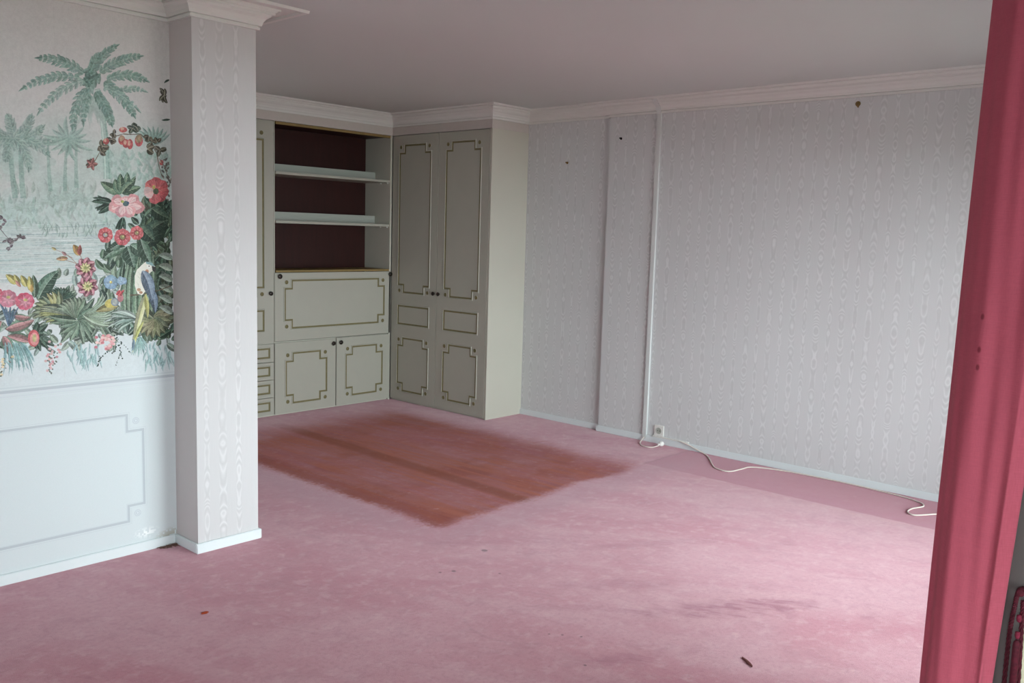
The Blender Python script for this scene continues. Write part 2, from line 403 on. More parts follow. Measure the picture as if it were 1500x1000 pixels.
# skirting boards
def skirt(name, x0, x1, y0, y1, h=.046):
    return mesh(name, B(x0, x1, y0, y1, 0, h, bev=.003), M_base, kind='structure')
skirt('baseboard_right', -.013, -.0005, YI+.01, -2.030)
skirt('baseboard_alcove', .022, .0345, -2.0424, YW-.002)
skirt('baseboard_mural', XL+.01, PX0-.013, PM-.013, PM-.002, .046)
bm = B(PX0-.012, PX1+.012, PY-.013, PY-.0005, 0, .047, bev=.003); box(bm, PX0-.0125, PX0-.0005, PY+.0, PM-.002, 0, .047, bev=.003)
box(bm, PX1+.0005, PX1+.012, PY, PM+.15, 0, .047, bev=.003)
mesh('baseboard_pillar', bm, M_base, kind='structure')

# glazed door to the right of the curtain, and frame of the open door
def fr_rect(bm, x0, x1, z0, z1, y0, y1, t):
    box(bm, x0, x0+t, y0, y1, z0, z1, bev=.003); box(bm, x1-t, x1, y0, y1, z0, z1, bev=.003)
    box(bm, x0+t, x1-t, y0, y1, z1-t, z1, bev=.003); box(bm, x0+t, x1-t, y0, y1, z0, z0+t, bev=.003)
bm = bmesh.new(); fr_rect(bm, WIN_B[0], WIN_B[1], WIN_B[2], WIN_B[3], -5.98, -5.92, .05)
win = mesh('window_1', bm, M_frame, kind='structure')
xm = (WIN_B[0]+WIN_B[1])/2
for a, b in ((WIN_B[0]+.05, xm), (xm, WIN_B[1]-.05)):
    bm = bmesh.new(); fr_rect(bm, a+.001, b-.001, .052, WIN_B[3]-.052, -5.975, -5.93, .055)
    s = mesh('sash', bm, M_frame, win); mesh('pane', B(a+.057, b-.057, -5.955, -5.950, .108, WIN_B[3]-.108), M_glass, s)
bm = bmesh.new(); fr_rect(bm, WIN_A[0], WIN_A[1], WIN_A[2], WIN_A[3], YA-.14, YA-.08, .05)
w2 = mesh('window_2', bm, M_frame, kind='structure')
xm = (WIN_A[0]+WIN_A[1])/2
for a, b in ((WIN_A[0]+.05, xm), (xm, WIN_A[1]-.05)):
    bm = bmesh.new(); fr_rect(bm, a+.001, b-.001, WIN_A[2]+.052, WIN_A[3]-.052, YA-.135, YA-.09, .055)
    s = mesh('sash', bm, M_frame, w2); mesh('pane', B(a+.057, b-.057, YA-.115, YA-.11, WIN_A[2]+.108, WIN_A[3]-.108), M_glass, s)
bm = bmesh.new(); y0, y1, z0, z1 = WIN_C
for a, b, c, d in ((y0, y0+.05, z0, z1), (y1-.05, y1-.0005, z0, z1), (y0+.05, y1-.05, z0, z0+.05), (y0+.05, y1-.05, z1-.05, z1)): box(bm, XJ-.004, XJ+.05, a, b, c, d, bev=.003)
w3 = mesh('window_3', bm, M_frame, kind='structure')
mesh('pane', B(XJ+.02, XJ+.025, y0+.051, y1-.051, z0+.051, z1-.051), M_glass, w3)
bm = bmesh.new(); y0, y1, z0, z1 = WIN_ADDED
for a, b, c, d in ((y0, y0+.05, z0, z1), (y1-.05, y1, z0, z1), (y0+.05, y1-.05, z0, z0+.05), (y0+.05, y1-.05, z1-.05, z1)): box(bm, XL-.14, XL-.09, a, b, c, d, bev=.003)
w4 = mesh('window_added', bm, M_frame, kind='structure')  # added window, set here to light the curtain
mesh('pane', B(XL-.118, XL-.113, y0+.051, y1-.051, z0+.051, z1-.051), M_glass, w4)
mesh('balcony_floor', B(-8, .5, -9.0, YA-.201, -.16, -.03), M_conc, kind='structure'); mesh('terrace_floor', B(XJ+.251, .5, YA-.2, YO-.001, -.16, -.03), M_conc, kind='structure')
mesh('street_ground', B(-60, 60, -90, -9.1, -9, -8.8), M_ground, kind='structure')

#@MURAL@
# ------------------------------------------------------------------ printed mural (painted here with numpy, in wall coordinates)
MX0, MX1, MZ1, PPM = -5.40, PX0, 2.392, 900.0
MW, MH = int((MX1-MX0)*PPM), int(MZ1*PPM)
IM = np.zeros((MH, MW, 3), np.float32)
rng = random.Random(11)
def wall_pt(u, v, dx=0.0):
    """where a point seen in the photograph lies on the mural wall (x, z)"""
    d = F+R2*((u-750)/CF)-U2*((v-500)/CF); t = (PM-CC.y)/d.y; p = CC+d*t
    return (p.x+dx, p.z)
DX = 0.0
def tp(p):
    x, z = wall_pt(p[0], p[1], DX); return ((x-MX0)*PPM, (MZ1-z)*PPM)
def fill(pts, c, a=1.0):
    P_ = np.array(pts, np.float32); x0 = int(max(P_[:, 0].min()-1, 0)); x1 = int(min(P_[:, 0].max()+2, MW)); y0 = int(max(P_[:, 1].min()-1, 0)); y1 = int(min(P_[:, 1].max()+2, MH))
    if x1 <= x0 or y1 <= y0: return
    xs = np.arange(x0, x1)+.5; ys = (np.arange(y0, y1)+.5)
    ins = np.zeros((y1-y0, x1-x0), bool); n = len(P_)
    for i in range(n):
        ax, ay = P_[i]; bx, by = P_[(i+1) % n]
        if ay == by: continue
        sel = (ys > min(ay, by)) & (ys <= max(ay, by))
        if not sel.any(): continue
        xi = ax+(ys[sel]-ay)/(by-ay)*(bx-ax)
        ins[sel] ^= xs[None, :] < xi[:, None]
    R_ = IM[y0:y1, x0:x1]; R_[ins] = R_[ins]*(1-a)+np.array(c, np.float32)*a
def jit(c, k=8):
    q = rng.uniform(-k, k); return tuple(max(0, min(255, x+q+rng.uniform(-k/3, k/3))) for x in c)
def mixc(a, b, t): return tuple(x*(1-t)+y*t for x, y in zip(a, b))
def poly(pts, c, a=1.0): fill([tp(p) for p in pts], c, a)
def curve(p0, p1, bend, n=12):
    x0, y0 = p0; x1, y1 = p1; mx_, my = (x0+x1)/2-(y1-y0)*bend, (y0+y1)/2+(x1-x0)*bend
    return [((1-t)**2*x0+2*t*(1-t)*mx_+t*t*x1, (1-t)**2*y0+2*t*(1-t)*my+t*t*y1) for t in [i/n for i in range(n+1)]]
def ribbon(cl, wf, c, a=1.0, side=0):
    L, R_ = [], []
    for i, p in enumerate(cl):
        q0 = cl[max(i-1, 0)]; q1 = cl[min(i+1, len(cl)-1)]; dx, dy = q1[0]-q0[0], q1[1]-q0[1]; l = math.hypot(dx, dy) or 1
        w_ = wf(i/(len(cl)-1)); nx, ny = -dy/l*w_, dx/l*w_
        L.append((p[0]+nx, p[1]+ny) if side <= 0 else p); R_.append((p[0]-nx, p[1]-ny) if side >= 0 else p)
    poly(L+R_[::-1], c, a)
def line(p0, p1, w_, c, bend=0, a=1.0): ribbon(curve(p0, p1, bend), lambda t: w_*(1-.5*t)/2, c, a)
def leaf(p0, p1, w_, c, bend=0.0, vein=None, a=1.0, veins=0, dark=.78, pw=.8):
    cl = curve(p0, p1, bend); f = lambda t: w_*math.sin(PI*min(1, t**pw))**.8 if 0 < t < 1 else 0
    if vein: ribbon(cl, lambda t: f(t)+.55 if 0 < t < 1 else .2, tuple(x*.56 for x in c), a*.75); dark = min(dark, .70)
    ribbon(cl, f, tuple(x*dark for x in c), a, -1); ribbon(cl, f, c, a, 1)
    if vein and w_ > 3: ribbon(cl, lambda t: f(t)*.55, mixc(c, vein, .38), a*.8, 1)
    if vein:
        ribbon(cl, lambda t: .35*(1-t)+.12, vein, a*.9)
        for k in range(veins):
            i = 1+int((k+.5)*len(cl)/(veins+1)); p = cl[i]; q = cl[min(i+2, len(cl)-1)]; dx, dy = q[0]-p[0], q[1]-p[1]; l = math.hypot(dx, dy) or 1
            for s_ in (-1, 1):
                e_ = (p[0]+dx*.7+s_*-dy/l*w_*.75, p[1]+dy*.7+s_*dx/l*w_*.75); line(p, e_, .45, vein, 0, a*.7)
def frond(p0, p1, bend, n, ll, wl, c, a=1.0, back=.62):
    n = max(7, int(n*.78)); cl = curve(p0, p1, bend, n)
    ribbon(cl, lambda t: 1.6*(1-t)+.5, mixc(c, (228, 228, 226), .12), a*.8)
    for i in range(1, len(cl)):
        t = i/n; p = cl[i-1]; q = cl[i]; an = math.atan2(q[1]-p[1], q[0]-p[0]); k = ll*1.25*(math.sin(PI*(.22+.66*t))**.8)
        for s_ in (-1, 1):
            th = an+s_*back*rng.uniform(.75, 1.25)+(.10 if math.cos(an) > 0 else -.10); cc_ = jit(mixc(c, (228, 228, 226), rng.uniform(0, .25)), 8)
            leaf(p, (p[0]+math.cos(th)*k*rng.uniform(.85, 1.1), p[1]+math.sin(th)*k), wl*.74, cc_, .16*s_, None, a, dark=.88, pw=1.15)
            leaf(p, (p[0]+math.cos(th*.5+an*.5)*k*.9, p[1]+math.sin(th*.5+an*.5)*k*.9), wl*.5, mixc(cc_, (70, 120, 105), .22), .1*s_, None, a*.8, dark=.94)
    ribbon(cl, lambda t: .35*(1-t)+.1, mixc(c, (235, 240, 232), .35), a*.6)
    leaf(cl[-2], (cl[-1][0]*1.6-cl[-2][0]*.6, cl[-1][1]*1.6-cl[-2][1]*.6), wl*.6, c, 0, None, a)
def flower(x, y, r, n, c, c2, ctr, rot=0, sq=1.0, pw=.62, lines=True):
    for k in range(n):
        th = rot+2*PI*k/n; e_ = (x+math.cos(th)*r, y+math.sin(th)*r*sq)
        leaf((x, y), e_, r*pw, jit(c, 9), .06, None, 1, dark=.90, pw=1.5)
        leaf((x, y), (x+math.cos(th)*r*.8, y+math.sin(th)*r*.8*sq), r*pw*.5, c2, .05, None, .55, dark=.95, pw=1.4)
        if lines:
            for q in (-.25, 0, .25): line((x+math.cos(th)*r*.3, y+math.sin(th)*r*.3*sq), (x+math.cos(th+q)*r*.85, y+math.sin(th+q)*r*.85*sq), .5, tuple(z*.82 for z in c), 0, .5)
    disc(x, y, r*.2, r*.2*sq, ctr); disc(x-r*.05, y-r*.05, r*.1, r*.1*sq, tuple(min(255, z*1.35+30) for z in ctr))
def disc(x, y, rx_, ry_, c, a=1.0, rot=0):
    poly([(x+math.cos(t)*rx_*math.cos(rot)-math.sin(t)*ry_*math.sin(rot), y+math.cos(t)*rx_*math.sin(rot)+math.sin(t)*ry_*math.cos(rot)) for t in [2*PI*k/18 for k in range(18)]], c, a)
def cup(x, y, r, c, ctr):
    for k in range(7):
        th = 2*PI*k/7+.3; disc(x+math.cos(th)*r*.45, y+math.sin(th)*r*.45, r*.52, r*.56, jit(c, 14))
    for k in range(9):
        th = 2*PI*k/9; line((x, y), (x+math.cos(th)*r*.8, y+math.sin(th)*r*.8), 1.0, (240, 196, 190), 0, .65)
    disc(x, y, r*.42, r*.42, tuple(z*.74 for z in c)); disc(x, y, r*.28, r*.26, ctr); disc(x+1, y-1, r*.1, r*.1, (215, 200, 130))
PAPER = (210, 208, 206); DADO = (203, 213, 216)
IM[:] = PAPER
zz = MZ1-(np.arange(MH)+.5)/PPM; xx = MX0+(np.arange(MW)+.5)/PPM
low = np.clip((1.30-zz)/.35, 0, 1)[:, None, None]; IM[:] = IM*(1-low)+np.array(DADO, np.float32)*low
# misty green distance behind the trees, then water
mist = (np.clip((2.0-zz)/.22, 0, 1)*np.clip((zz-1.42)/.10, 0, 1))[:, None]*(.55+.35*np.sin(xx*17+1)[None, :]*np.sin(zz*23+xx[:, None].mean())[:, None])
IM[:] = IM*(1-.85*np.clip(mist, 0, 1)[..., None])+np.array((168, 198, 188), np.float32)*.85*np.clip(mist, 0, 1)[..., None]
wb = np.clip((1.62-zz)/.05, 0, 1)*np.clip((zz-1.22)/.08, 0, 1)
IM[:] = IM*(1-.5*wb[:, None, None])+np.array((182, 206, 202), np.float32)*.5*wb[:, None, None]

G1, G2, G3 = (128, 166, 153), (152, 188, 176), (184, 208, 199)
DG, MG, LG, OL = (66, 92, 78), (98, 130, 106), (142, 168, 140), (112, 118, 92)
def scene_back():
    for k in range(70):
        u = rng.uniform(-80, 250); v = rng.uniform(228, 330); leaf((u, v+rng.uniform(6, 22)), (u+rng.uniform(-14, 14), v), rng.uniform(3, 7), jit(mixc(G3, PAPER, rng.uniform(0, .5)), 5), rng.uniform(-.3, .3), None, .6, dark=.97)
    for k in range(60):
        u = rng.uniform(-60, 245); v = rng.uniform(262, 300); leaf((u, v+14), (u+rng.uniform(-8, 8), v-rng.uniform(0, 8)), rng.uniform(2, 3.6), jit(mixc(G1, PAPER, rng.uniform(.35, .7)), 6), rng.uniform(-.3, .3), None, .7, dark=.92)
    for k in range(150):      # shore shrubs
        u = rng.uniform(-60, 245); v = 318-abs(u-90)*.03+rng.uniform(-26, 14); leaf((u, v+8), (u+rng.uniform(-9, 9), v-rng.uniform(2, 9)), rng.uniform(1.2, 2.6), jit(mixc(G2, PAPER, rng.uniform(.1, .6)), 8), rng.uniform(-.3, .3), None, .7, dark=.94)
    for k in range(8):        # arching pale fern clumps
        u = rng.uniform(0, 240); v = rng.uniform(285, 310)
        for j in range(7):
            th = PI+PI*j/6; leaf((u, v), (u+math.cos(th)*20, v+math.sin(th)*15), 2.2, jit(mixc(G2, PAPER, .35), 5), .25*(1 if j < 3 else -1), None, .6, dark=.95)
    for k in range(330):      # water lines
        u = rng.uniform(-90, 215); v = rng.uniform(322, 420); L = rng.uniform(12, 80); line((u, v), (u+L, v-L*.03), rng.uniform(.5, 1.5), jit(rng.choice([(140, 174, 172), (158, 188, 186), (228, 232, 232), (176, 200, 198), (150, 170, 176)]), 6), 0, .6)
    for k in range(60):
        u = rng.uniform(60, 170); v = 336+rng.uniform(-10, 8); leaf((u, v+5), (u+rng.uniform(-5, 5), v-4), 1.3, jit(mixc(G2, PAPER, .3), 8), 0, None, .6)
def palms():
    # left palm
    for tx in ((14, 190, 22, 290), (30, 205, 34, 290)): ribbon(curve((tx[0], tx[1]), (tx[2], tx[3]), .03), lambda t: 2.8+t*1.5, G1, .55)
    for p1, b in (((10, 168), .1), ((-18, 182), -.2), ((46, 168), .2), ((64, 184), .22), ((82, 204), .12), ((72, 228), -.28), ((42, 250), -.3), ((-20, 230), .3), ((8, 236), .1), ((-25, 205), .1)):
        frond((20, 203), p1, b, 12, 11, 3.0, mixc(mixc(G1, G2, rng.uniform(.2, .8)), PAPER, .22), .8)
    # middle palm
    for tx in ((70, 200, 74, 280), (98, 205, 95, 280), (112, 205, 112, 275)): ribbon(curve((tx[0], tx[1]), (tx[2], tx[3]), .03), lambda t: 1.6+t*1.6, G1, .5)
    for j in range(15):
        th = -2.9+j*2*PI/15; L = rng.uniform(26, 42); leaf((100, 201), (100+math.cos(th)*L, 201+math.sin(th)*L*.85+4), 3.4, jit(mixc(G2, PAPER, .12), 7), .18 if math.cos(th) > 0 else -.18, None, .75, dark=.86)
    # big palm
    ribbon(curve((142, 130), (157, 262), -.05, 16), lambda t: 4.0+1.6*t+.5*math.sin(40*t), G2, .65); ribbon(curve((140, 132), (154, 262), -.05), lambda t: .9, (208, 224, 214), .8); ribbon(curve((146, 132), (160, 262), -.05), lambda t: 1.2, G1, .6)
    for k in range(40): leaf((140+rng.uniform(-10, 10), 140), (132+rng.uniform(-22, 28), 165+rng.uniform(0, 22)), 3, jit(mixc(G2, PAPER, .4), 6), rng.uniform(-.2, .2), None, .45, dark=.96)
    for p0, p1, b, n, ll, c in (((122, 108), (54, 85), .20, 14, 11, G1), ((116, 114), (31, 131), .22, 15, 10, mixc(G1, G2, .5)), ((122, 118), (56, 166), .20, 14, 10, mixc(G2, PAPER, .15)),
            ((134, 124), (106, 189), .22, 14, 11, mixc(G1, G2, .4)), ((135, 122), (122, 182), .12, 11, 9, mixc(G1, G2, .3)), ((138, 104), (172, 66), -.22, 12, 9, mixc(G1, G2, .3)), ((132, 106), (146, 78), -.1, 8, 10, mixc(G1, G2, .3)),
            ((146, 106), (207, 82), -.16, 14, 11, mixc(G1, G2, .35)), ((156, 116), (216, 119), -.26, 13, 10, mixc(G1, G2, .4)), ((168, 138), (213, 134), -.3, 9, 7, mixc(G2, PAPER, .1)),
            ((152, 120), (197, 171), -.16, 15, 11, G1), ((152, 128), (203, 162), -.14, 9, 6, G2), ((140, 134), (164, 184), -.12, 13, 11, tuple(x*.95 for x in G1))):
        frond(p0, p1, b, n, ll, 2.9, c, .92)
    for k in range(26): leaf((128+rng.uniform(-9, 18), 116+rng.uniform(-10, 14)), (130+rng.uniform(-10, 18), 106+rng.uniform(-6, 20)), 3.5, jit(G1, 12), rng.uniform(-.3, .3), None, .8)
def right_green():
    for k in range(110):
        u = rng.uniform(160, 250); v = rng.uniform(222, 262); leaf((u, v+6), (u+rng.uniform(-10, 10), v-5), 2.6, jit(mixc(G2, PAPER, rng.uniform(0, .4)), 7), rng.uniform(-.3, .3), None, .6, dark=.94)
    for k in range(9):
        th = -2.6+k*.27; leaf((222, 212), (222+math.cos(th)*30, 204+math.sin(th)*20), 3, jit(G2, 8), .1, None, .8)
    for k in range(16):
        u = 240+rng.uniform(-7, 9); v = 140+rng.uniform(-12, 12); leaf((240, 140), (u, v), 2.0, jit((104, 104, 88), 14), .2, (190, 190, 170), .95)
    leaf((248, 117), (240, 122), 1.6, DG, .2); leaf((249, 175), (236, 176), 1.6, DG)
    for k in range(46):
        u = 243+rng.uniform(-7, 6); v = rng.uniform(235, 300); leaf((u, v), (u+rng.uniform(-5, 5), v-rng.uniform(2, 6)), 1.5, jit((112, 104, 96), 16), 0, None, .85)
def vine():
    st = [(132, 244), (146, 222), (165, 200), (180, 196), (205, 196), (222, 208), (230, 226), (236, 255), (240, 262)]
    for a_, b_ in zip(st, st[1:]): line(a_, b_, 1.7, (120, 106, 92), .06)
    BR = (118, 108, 92)
    for x, y, s_ in ((150, 214, 10), (147, 222, 9), (163, 204, 8), (134, 241, 9), (218, 200, 9), (216, 218, 11), (234, 220, 10), (230, 208, 8), (194, 188, 9), (199, 186, 8), (167, 196, 7)):
        for k in range(4):
            th = rng.uniform(0, 2*PI); leaf((x, y), (x+math.cos(th)*s_, y+math.sin(th)*s_), s_*.30, jit(BR if y > 192 else (92, 108, 96), 12), rng.uniform(-.2, .2), (180, 170, 150), .95)
    for k in range(5): leaf((134, 240), (134+math.cos(k*1.26)*9, 240+math.sin(k*1.26)*10), 2.2, (184, 122, 116), 0, (140, 80, 80))
    for x, y, rx_, ry_ in ((180, 190, 6, 4), (155, 207, 4.5, 4.5), (178, 205, 5, 7), (184, 210, 5, 6.5), (190, 211, 4.5, 7.5), (203, 206, 6, 8.5), (236, 238, 3, 4)):
        disc(x, y, rx_, ry_, jit((196, 92, 92), 8)); disc(x-1.2, y-1.5, rx_*.45, ry_*.55, (212, 170, 146), .9)
    disc(203, 203, 5, 6, (158, 136, 104), .9); disc(178, 202, 4, 4, (178, 150, 120), .8)
    line((245, 258), (233, 232), 1.3, (110, 100, 90), .1)
def foliage():
    for k in range(60):
        u = rng.uniform(60, 250); v = rng.uniform(396, 450); th = rng.uniform(-2.4, -.7); L = rng.uniform(10, 22); leaf((u, v), (u+math.cos(th)*L, v+math.sin(th)*L), rng.uniform(3, 5), jit(mixc(rng.choice([MG, LG, (150, 186, 176)]), PAPER, rng.uniform(.1, .5)), 9), rng.uniform(-.25, .25), mixc(LG, PAPER, .6), .9)
    for k in range(170):
        u = rng.uniform(-20, 250); v = rng.uniform(446, 508); th = rng.uniform(-2.9, -.2) if rng.random() < .5 else rng.uniform(.2, 2.9); L = rng.uniform(8, 20)
        leaf((u, v), (u+math.cos(th)*L, v+math.sin(th)*L), rng.uniform(2, 4.2), jit(mixc(rng.choice([MG, LG, (150, 186, 176), DG]), PAPER, rng.uniform(.05, .45)), 9), rng.uniform(-.25, .25), mixc(LG, PAPER, .6), .85)
    # dark mass at the right, lower half
    for k in range(260):
        u = rng.uniform(196, 252); v = rng.uniform(300, 500); s_ = 1-(252-u)/80
        if rng.random() > .35+s_: continue
        th = rng.uniform(-2.6, -.5); L = rng.uniform(10, 26); leaf((u, v), (u+math.cos(th)*L, v+math.sin(th)*L), rng.uniform(3, 6), jit(rng.choice([DG, DG, MG, (78, 96, 74), OL]), 10), rng.uniform(-.25, .25), mixc(MG, LG, .6), 1)
    for k in range(70):
        u = rng.uniform(150, 215); v = rng.uniform(356, 500); th = rng.uniform(-2.4, -.7); L = rng.uniform(14, 30); leaf((u, v), (u+math.cos(th)*L, v+math.sin(th)*L), rng.uniform(3, 5.5), jit(rng.choice([MG, LG, DG, (120, 150, 132)]), 10), rng.uniform(-.25, .25), mixc(LG, PAPER, .4), 1)
    for k in range(9):          # blades behind the small bird
        u = 186+k*5; leaf((u-6, 470), (u+rng.uniform(-3, 8), 368+rng.uniform(0, 30)), 4.5, jit(mixc(MG, LG, .35), 9), rng.uniform(-.1, .1), (180, 196, 170))
    for p0, p1, w_, b in (((210, 362), (240, 300), 11, .25), ((212, 350), (246, 322), 10, -.2), ((205, 330), (226, 352), 11, .1), ((222, 305), (248, 320), 9, .1)):
        leaf(p0, p1, w_, jit(DG, 4), b, (130, 150, 120), 1, 5)
    # leaves round the pink blooms
    for p1, w_ in (((147, 266), 7), ((168, 262), 6), ((186, 252), 6), ((176, 254), 6), ((198, 258), 5), ((206, 274), 6), ((196, 266), 6)): leaf((178, 283), p1, w_, jit(MG, 8), rng.uniform(-.2, .2), (170, 186, 150), 1, 3)
    for k in range(16): th = PI+rng.uniform(-.7, .8); leaf((165, 298), (165+math.cos(th)*rng.uniform(18, 34), 298+math.sin(th)*26), 2.4, jit(DG, 10), rng.uniform(-.2, .2), (140, 165, 150))
    for k in range(8): th = PI*.6+rng.uniform(-.5, .7); leaf((180, 318), (180+math.cos(th)*22, 318+math.sin(th)*20), 2.2, jit(DG, 10), 0, (140, 165, 150))
    # round leaves under the coral cups
    for p0, p1, w_, b in (((184, 362), (150, 380), 8, .2), ((186, 360), (196, 392), 11, 0), ((190, 358), (212, 378), 8, -.1), ((176, 356), (160, 366), 6, 0), ((206, 350), (222, 388), 9, .1)): leaf(p0, p1, w_, jit(mixc(MG, DG, .4), 6), b, (176, 196, 180), 1, 5)
    # dark broad leaf, left of centre
    leaf((55, 440), (86, 396), 11, (84, 116, 98), -.12, (170, 190, 172), 1, 7); leaf((50, 436), (48, 402), 5, (96, 122, 100), .1, (160, 180, 160), 1)
    for k in range(11): th = -2.3+k*.19; leaf((88, 440), (88+math.cos(th)*24, 440+math.sin(th)*20), 3, jit(DG, 8), .1, (130, 150, 130))
    # feathery fan in the middle
    for k in range(13):
        th = PI-.25+k*.23 if k < 9 else 0; L = 40 if k < 9 else 0
        if L: leaf((84, 458), (84+math.cos(th)*L*.95, 458+math.sin(th)*L*.8), 5.0, jit(rng.choice([(140, 150, 112), (128, 142, 118), (108, 128, 108), (168, 164, 108)]), 10), .2, (196, 200, 160))
    for k in range(9):
        th = 2.35+k*.15; leaf((108, 462), (108+math.cos(th)*52, 466+math.sin(th)*24-8), 5, jit(rng.choice([(150, 156, 100), (132, 140, 122), (114, 130, 112)]), 10), .2, (200, 200, 150))
    for k in range(8): th = -2.7+k*.2; leaf((112, 466), (112+math.cos(th)*34, 464+math.sin(th)*30), 5.5, jit((118, 136, 116), 10), .3, (176, 188, 160))
    # star-shaped palm leaf
    for k in range(17):
        th = -1.25+k*.285; L = 36+8*math.sin(k*1.7); leaf((113, 469), (113+math.cos(th)*L, 469+math.sin(th)*L*.92), 5.2, jit(rng.choice([(106, 132, 112), (128, 152, 130), (92, 118, 100)]), 9), rng.uniform(-.1, .1), (178, 196, 170))
    for k in range(12): th = -.9+k*.12; leaf((122, 462), (122+math.cos(th)*46, 460+math.sin(th)*40), 3.2, jit(mixc(LG, PAPER, .15), 10), .25, (200, 212, 196))
    # pale ferny leaves under the small bird, olive rosette under the parrot
    for k in range(15): th = 2.2+k*.12; leaf((200, 466), (200+math.cos(th)*rng.uniform(34, 50), 470+math.sin(th)*22), 3.0, jit(rng.choice([(150, 176, 164), (96, 120, 108), (178, 196, 186)]), 8), .2, (214, 222, 214))
    for k in range(13): th = -.6+k*.36; leaf((224, 466), (224+math.cos(th)*27, 466+math.sin(th)*29), 6, jit(rng.choice([(132, 134, 98), (118, 126, 96), (150, 146, 112), (104, 116, 92)]), 8), .1, (184, 184, 150))
    for k in range(6): leaf((252, 380+k*16), (232, 374+k*15), 5, jit((186, 202, 186), 8), .25, (120, 140, 120), 1, 3)
    # caladium leaves on the left
    for p0, p1, w_, b in (((8, 482), (50, 468), 9, .1), ((44, 500), (10, 492), 8, .1), ((4, 492), (16, 522), 9, -.1), ((2, 470), (-20, 500), 9, .1), ((20, 462), (44, 464), 6, .2)):
        leaf(p0, p1, w_, (120, 152, 128), b, None, 1, 0); leaf(p0, p1, w_*.62, (206, 156, 154), b, (150, 90, 96), .95, 6, dark=.95)
    for k in range(12): leaf((12, 478), (12+rng.uniform(-16, 20), 478-rng.uniform(16, 44)), 1.4, jit((98, 124, 146), 14), rng.uniform(-.1, .1))
    for k in range(14): leaf((50, 490), (rng.uniform(48, 84), rng.uniform(470, 516)), 4, jit(DG, 10), 0, (120, 140, 120))
def drips():
    TL = (150, 196, 196)
    for u0, n in ((20, 24), (108, 22), (128, 24), (222, 18), (240, 24)):
        for k in range(n):
            u = u0+rng.uniform(-15, 18); v = rng.uniform(500, 530); leaf((u, v), (u+rng.uniform(-7, 7)+(6 if u0 == 20 else 0), v+rng.uniform(8, 22)), 1.5, jit(mixc(TL, DADO, rng.uniform(0, .4)), 8), rng.uniform(-.2, .2), None, .75)
    for k in range(26): u = rng.uniform(-5, 48); leaf((u*.5+8, 500), (u+6, 520+rng.uniform(5, 34)), 1.4, jit((132, 178, 180), 12), -.1, None, .75)
    for k in range(24): u = rng.uniform(190, 216); leaf((205, 492), (u, 500+rng.uniform(5, 24)), 1.3, jit((150, 190, 186), 12), 0, None, .75)
    def spray(x, y, L, n, cf, cl_):
        for k in range(n):
            t = k/n; u = x+rng.uniform(-9, 9)*(1-t*.7)-6*t; v = y+L*t; leaf((u, v), (u+rng.uniform(-4, 4), v+rng.uniform(-1, 4)), 1.2, jit(cl_, 12))
            if k % 2 == 0: disc(u+rng.uniform(-4, 4), v, 2.2, 1.9, jit(cf, 14))
    spray(78, 500, 46, 26, (208, 164, 166), (108, 120, 112)); spray(60+20, 512, 24, 14, (206, 150, 152), (120, 130, 116))
    spray(6, 522, 30, 16, (214, 196, 150), (130, 130, 120))
    for k in range(34): disc(rng.uniform(140, 167), rng.uniform(491, 512), 2.6, 2.2, jit(rng.choice([(216, 150, 150), (206, 120, 128), (226, 186, 180)]), 10))
    for sx0, sy0, sx1, sy1 in ((170, 486, 176, 508), (176, 500, 191, 516), (172, 505, 165, 517), (176, 512, 178, 524), (174, 520, 170, 534), (158, 512, 146, 524), (146, 522, 144, 534), (168, 490, 182, 487)):
        for k in range(7): t = k/6; x = sx0+(sx1-sx0)*t; y = sy0+(sy1-sy0)*t; leaf((x, y), (x+rng.uniform(-3, 3), y+rng.uniform(-1, 3)), 1.1, jit((62, 84, 76), 8))
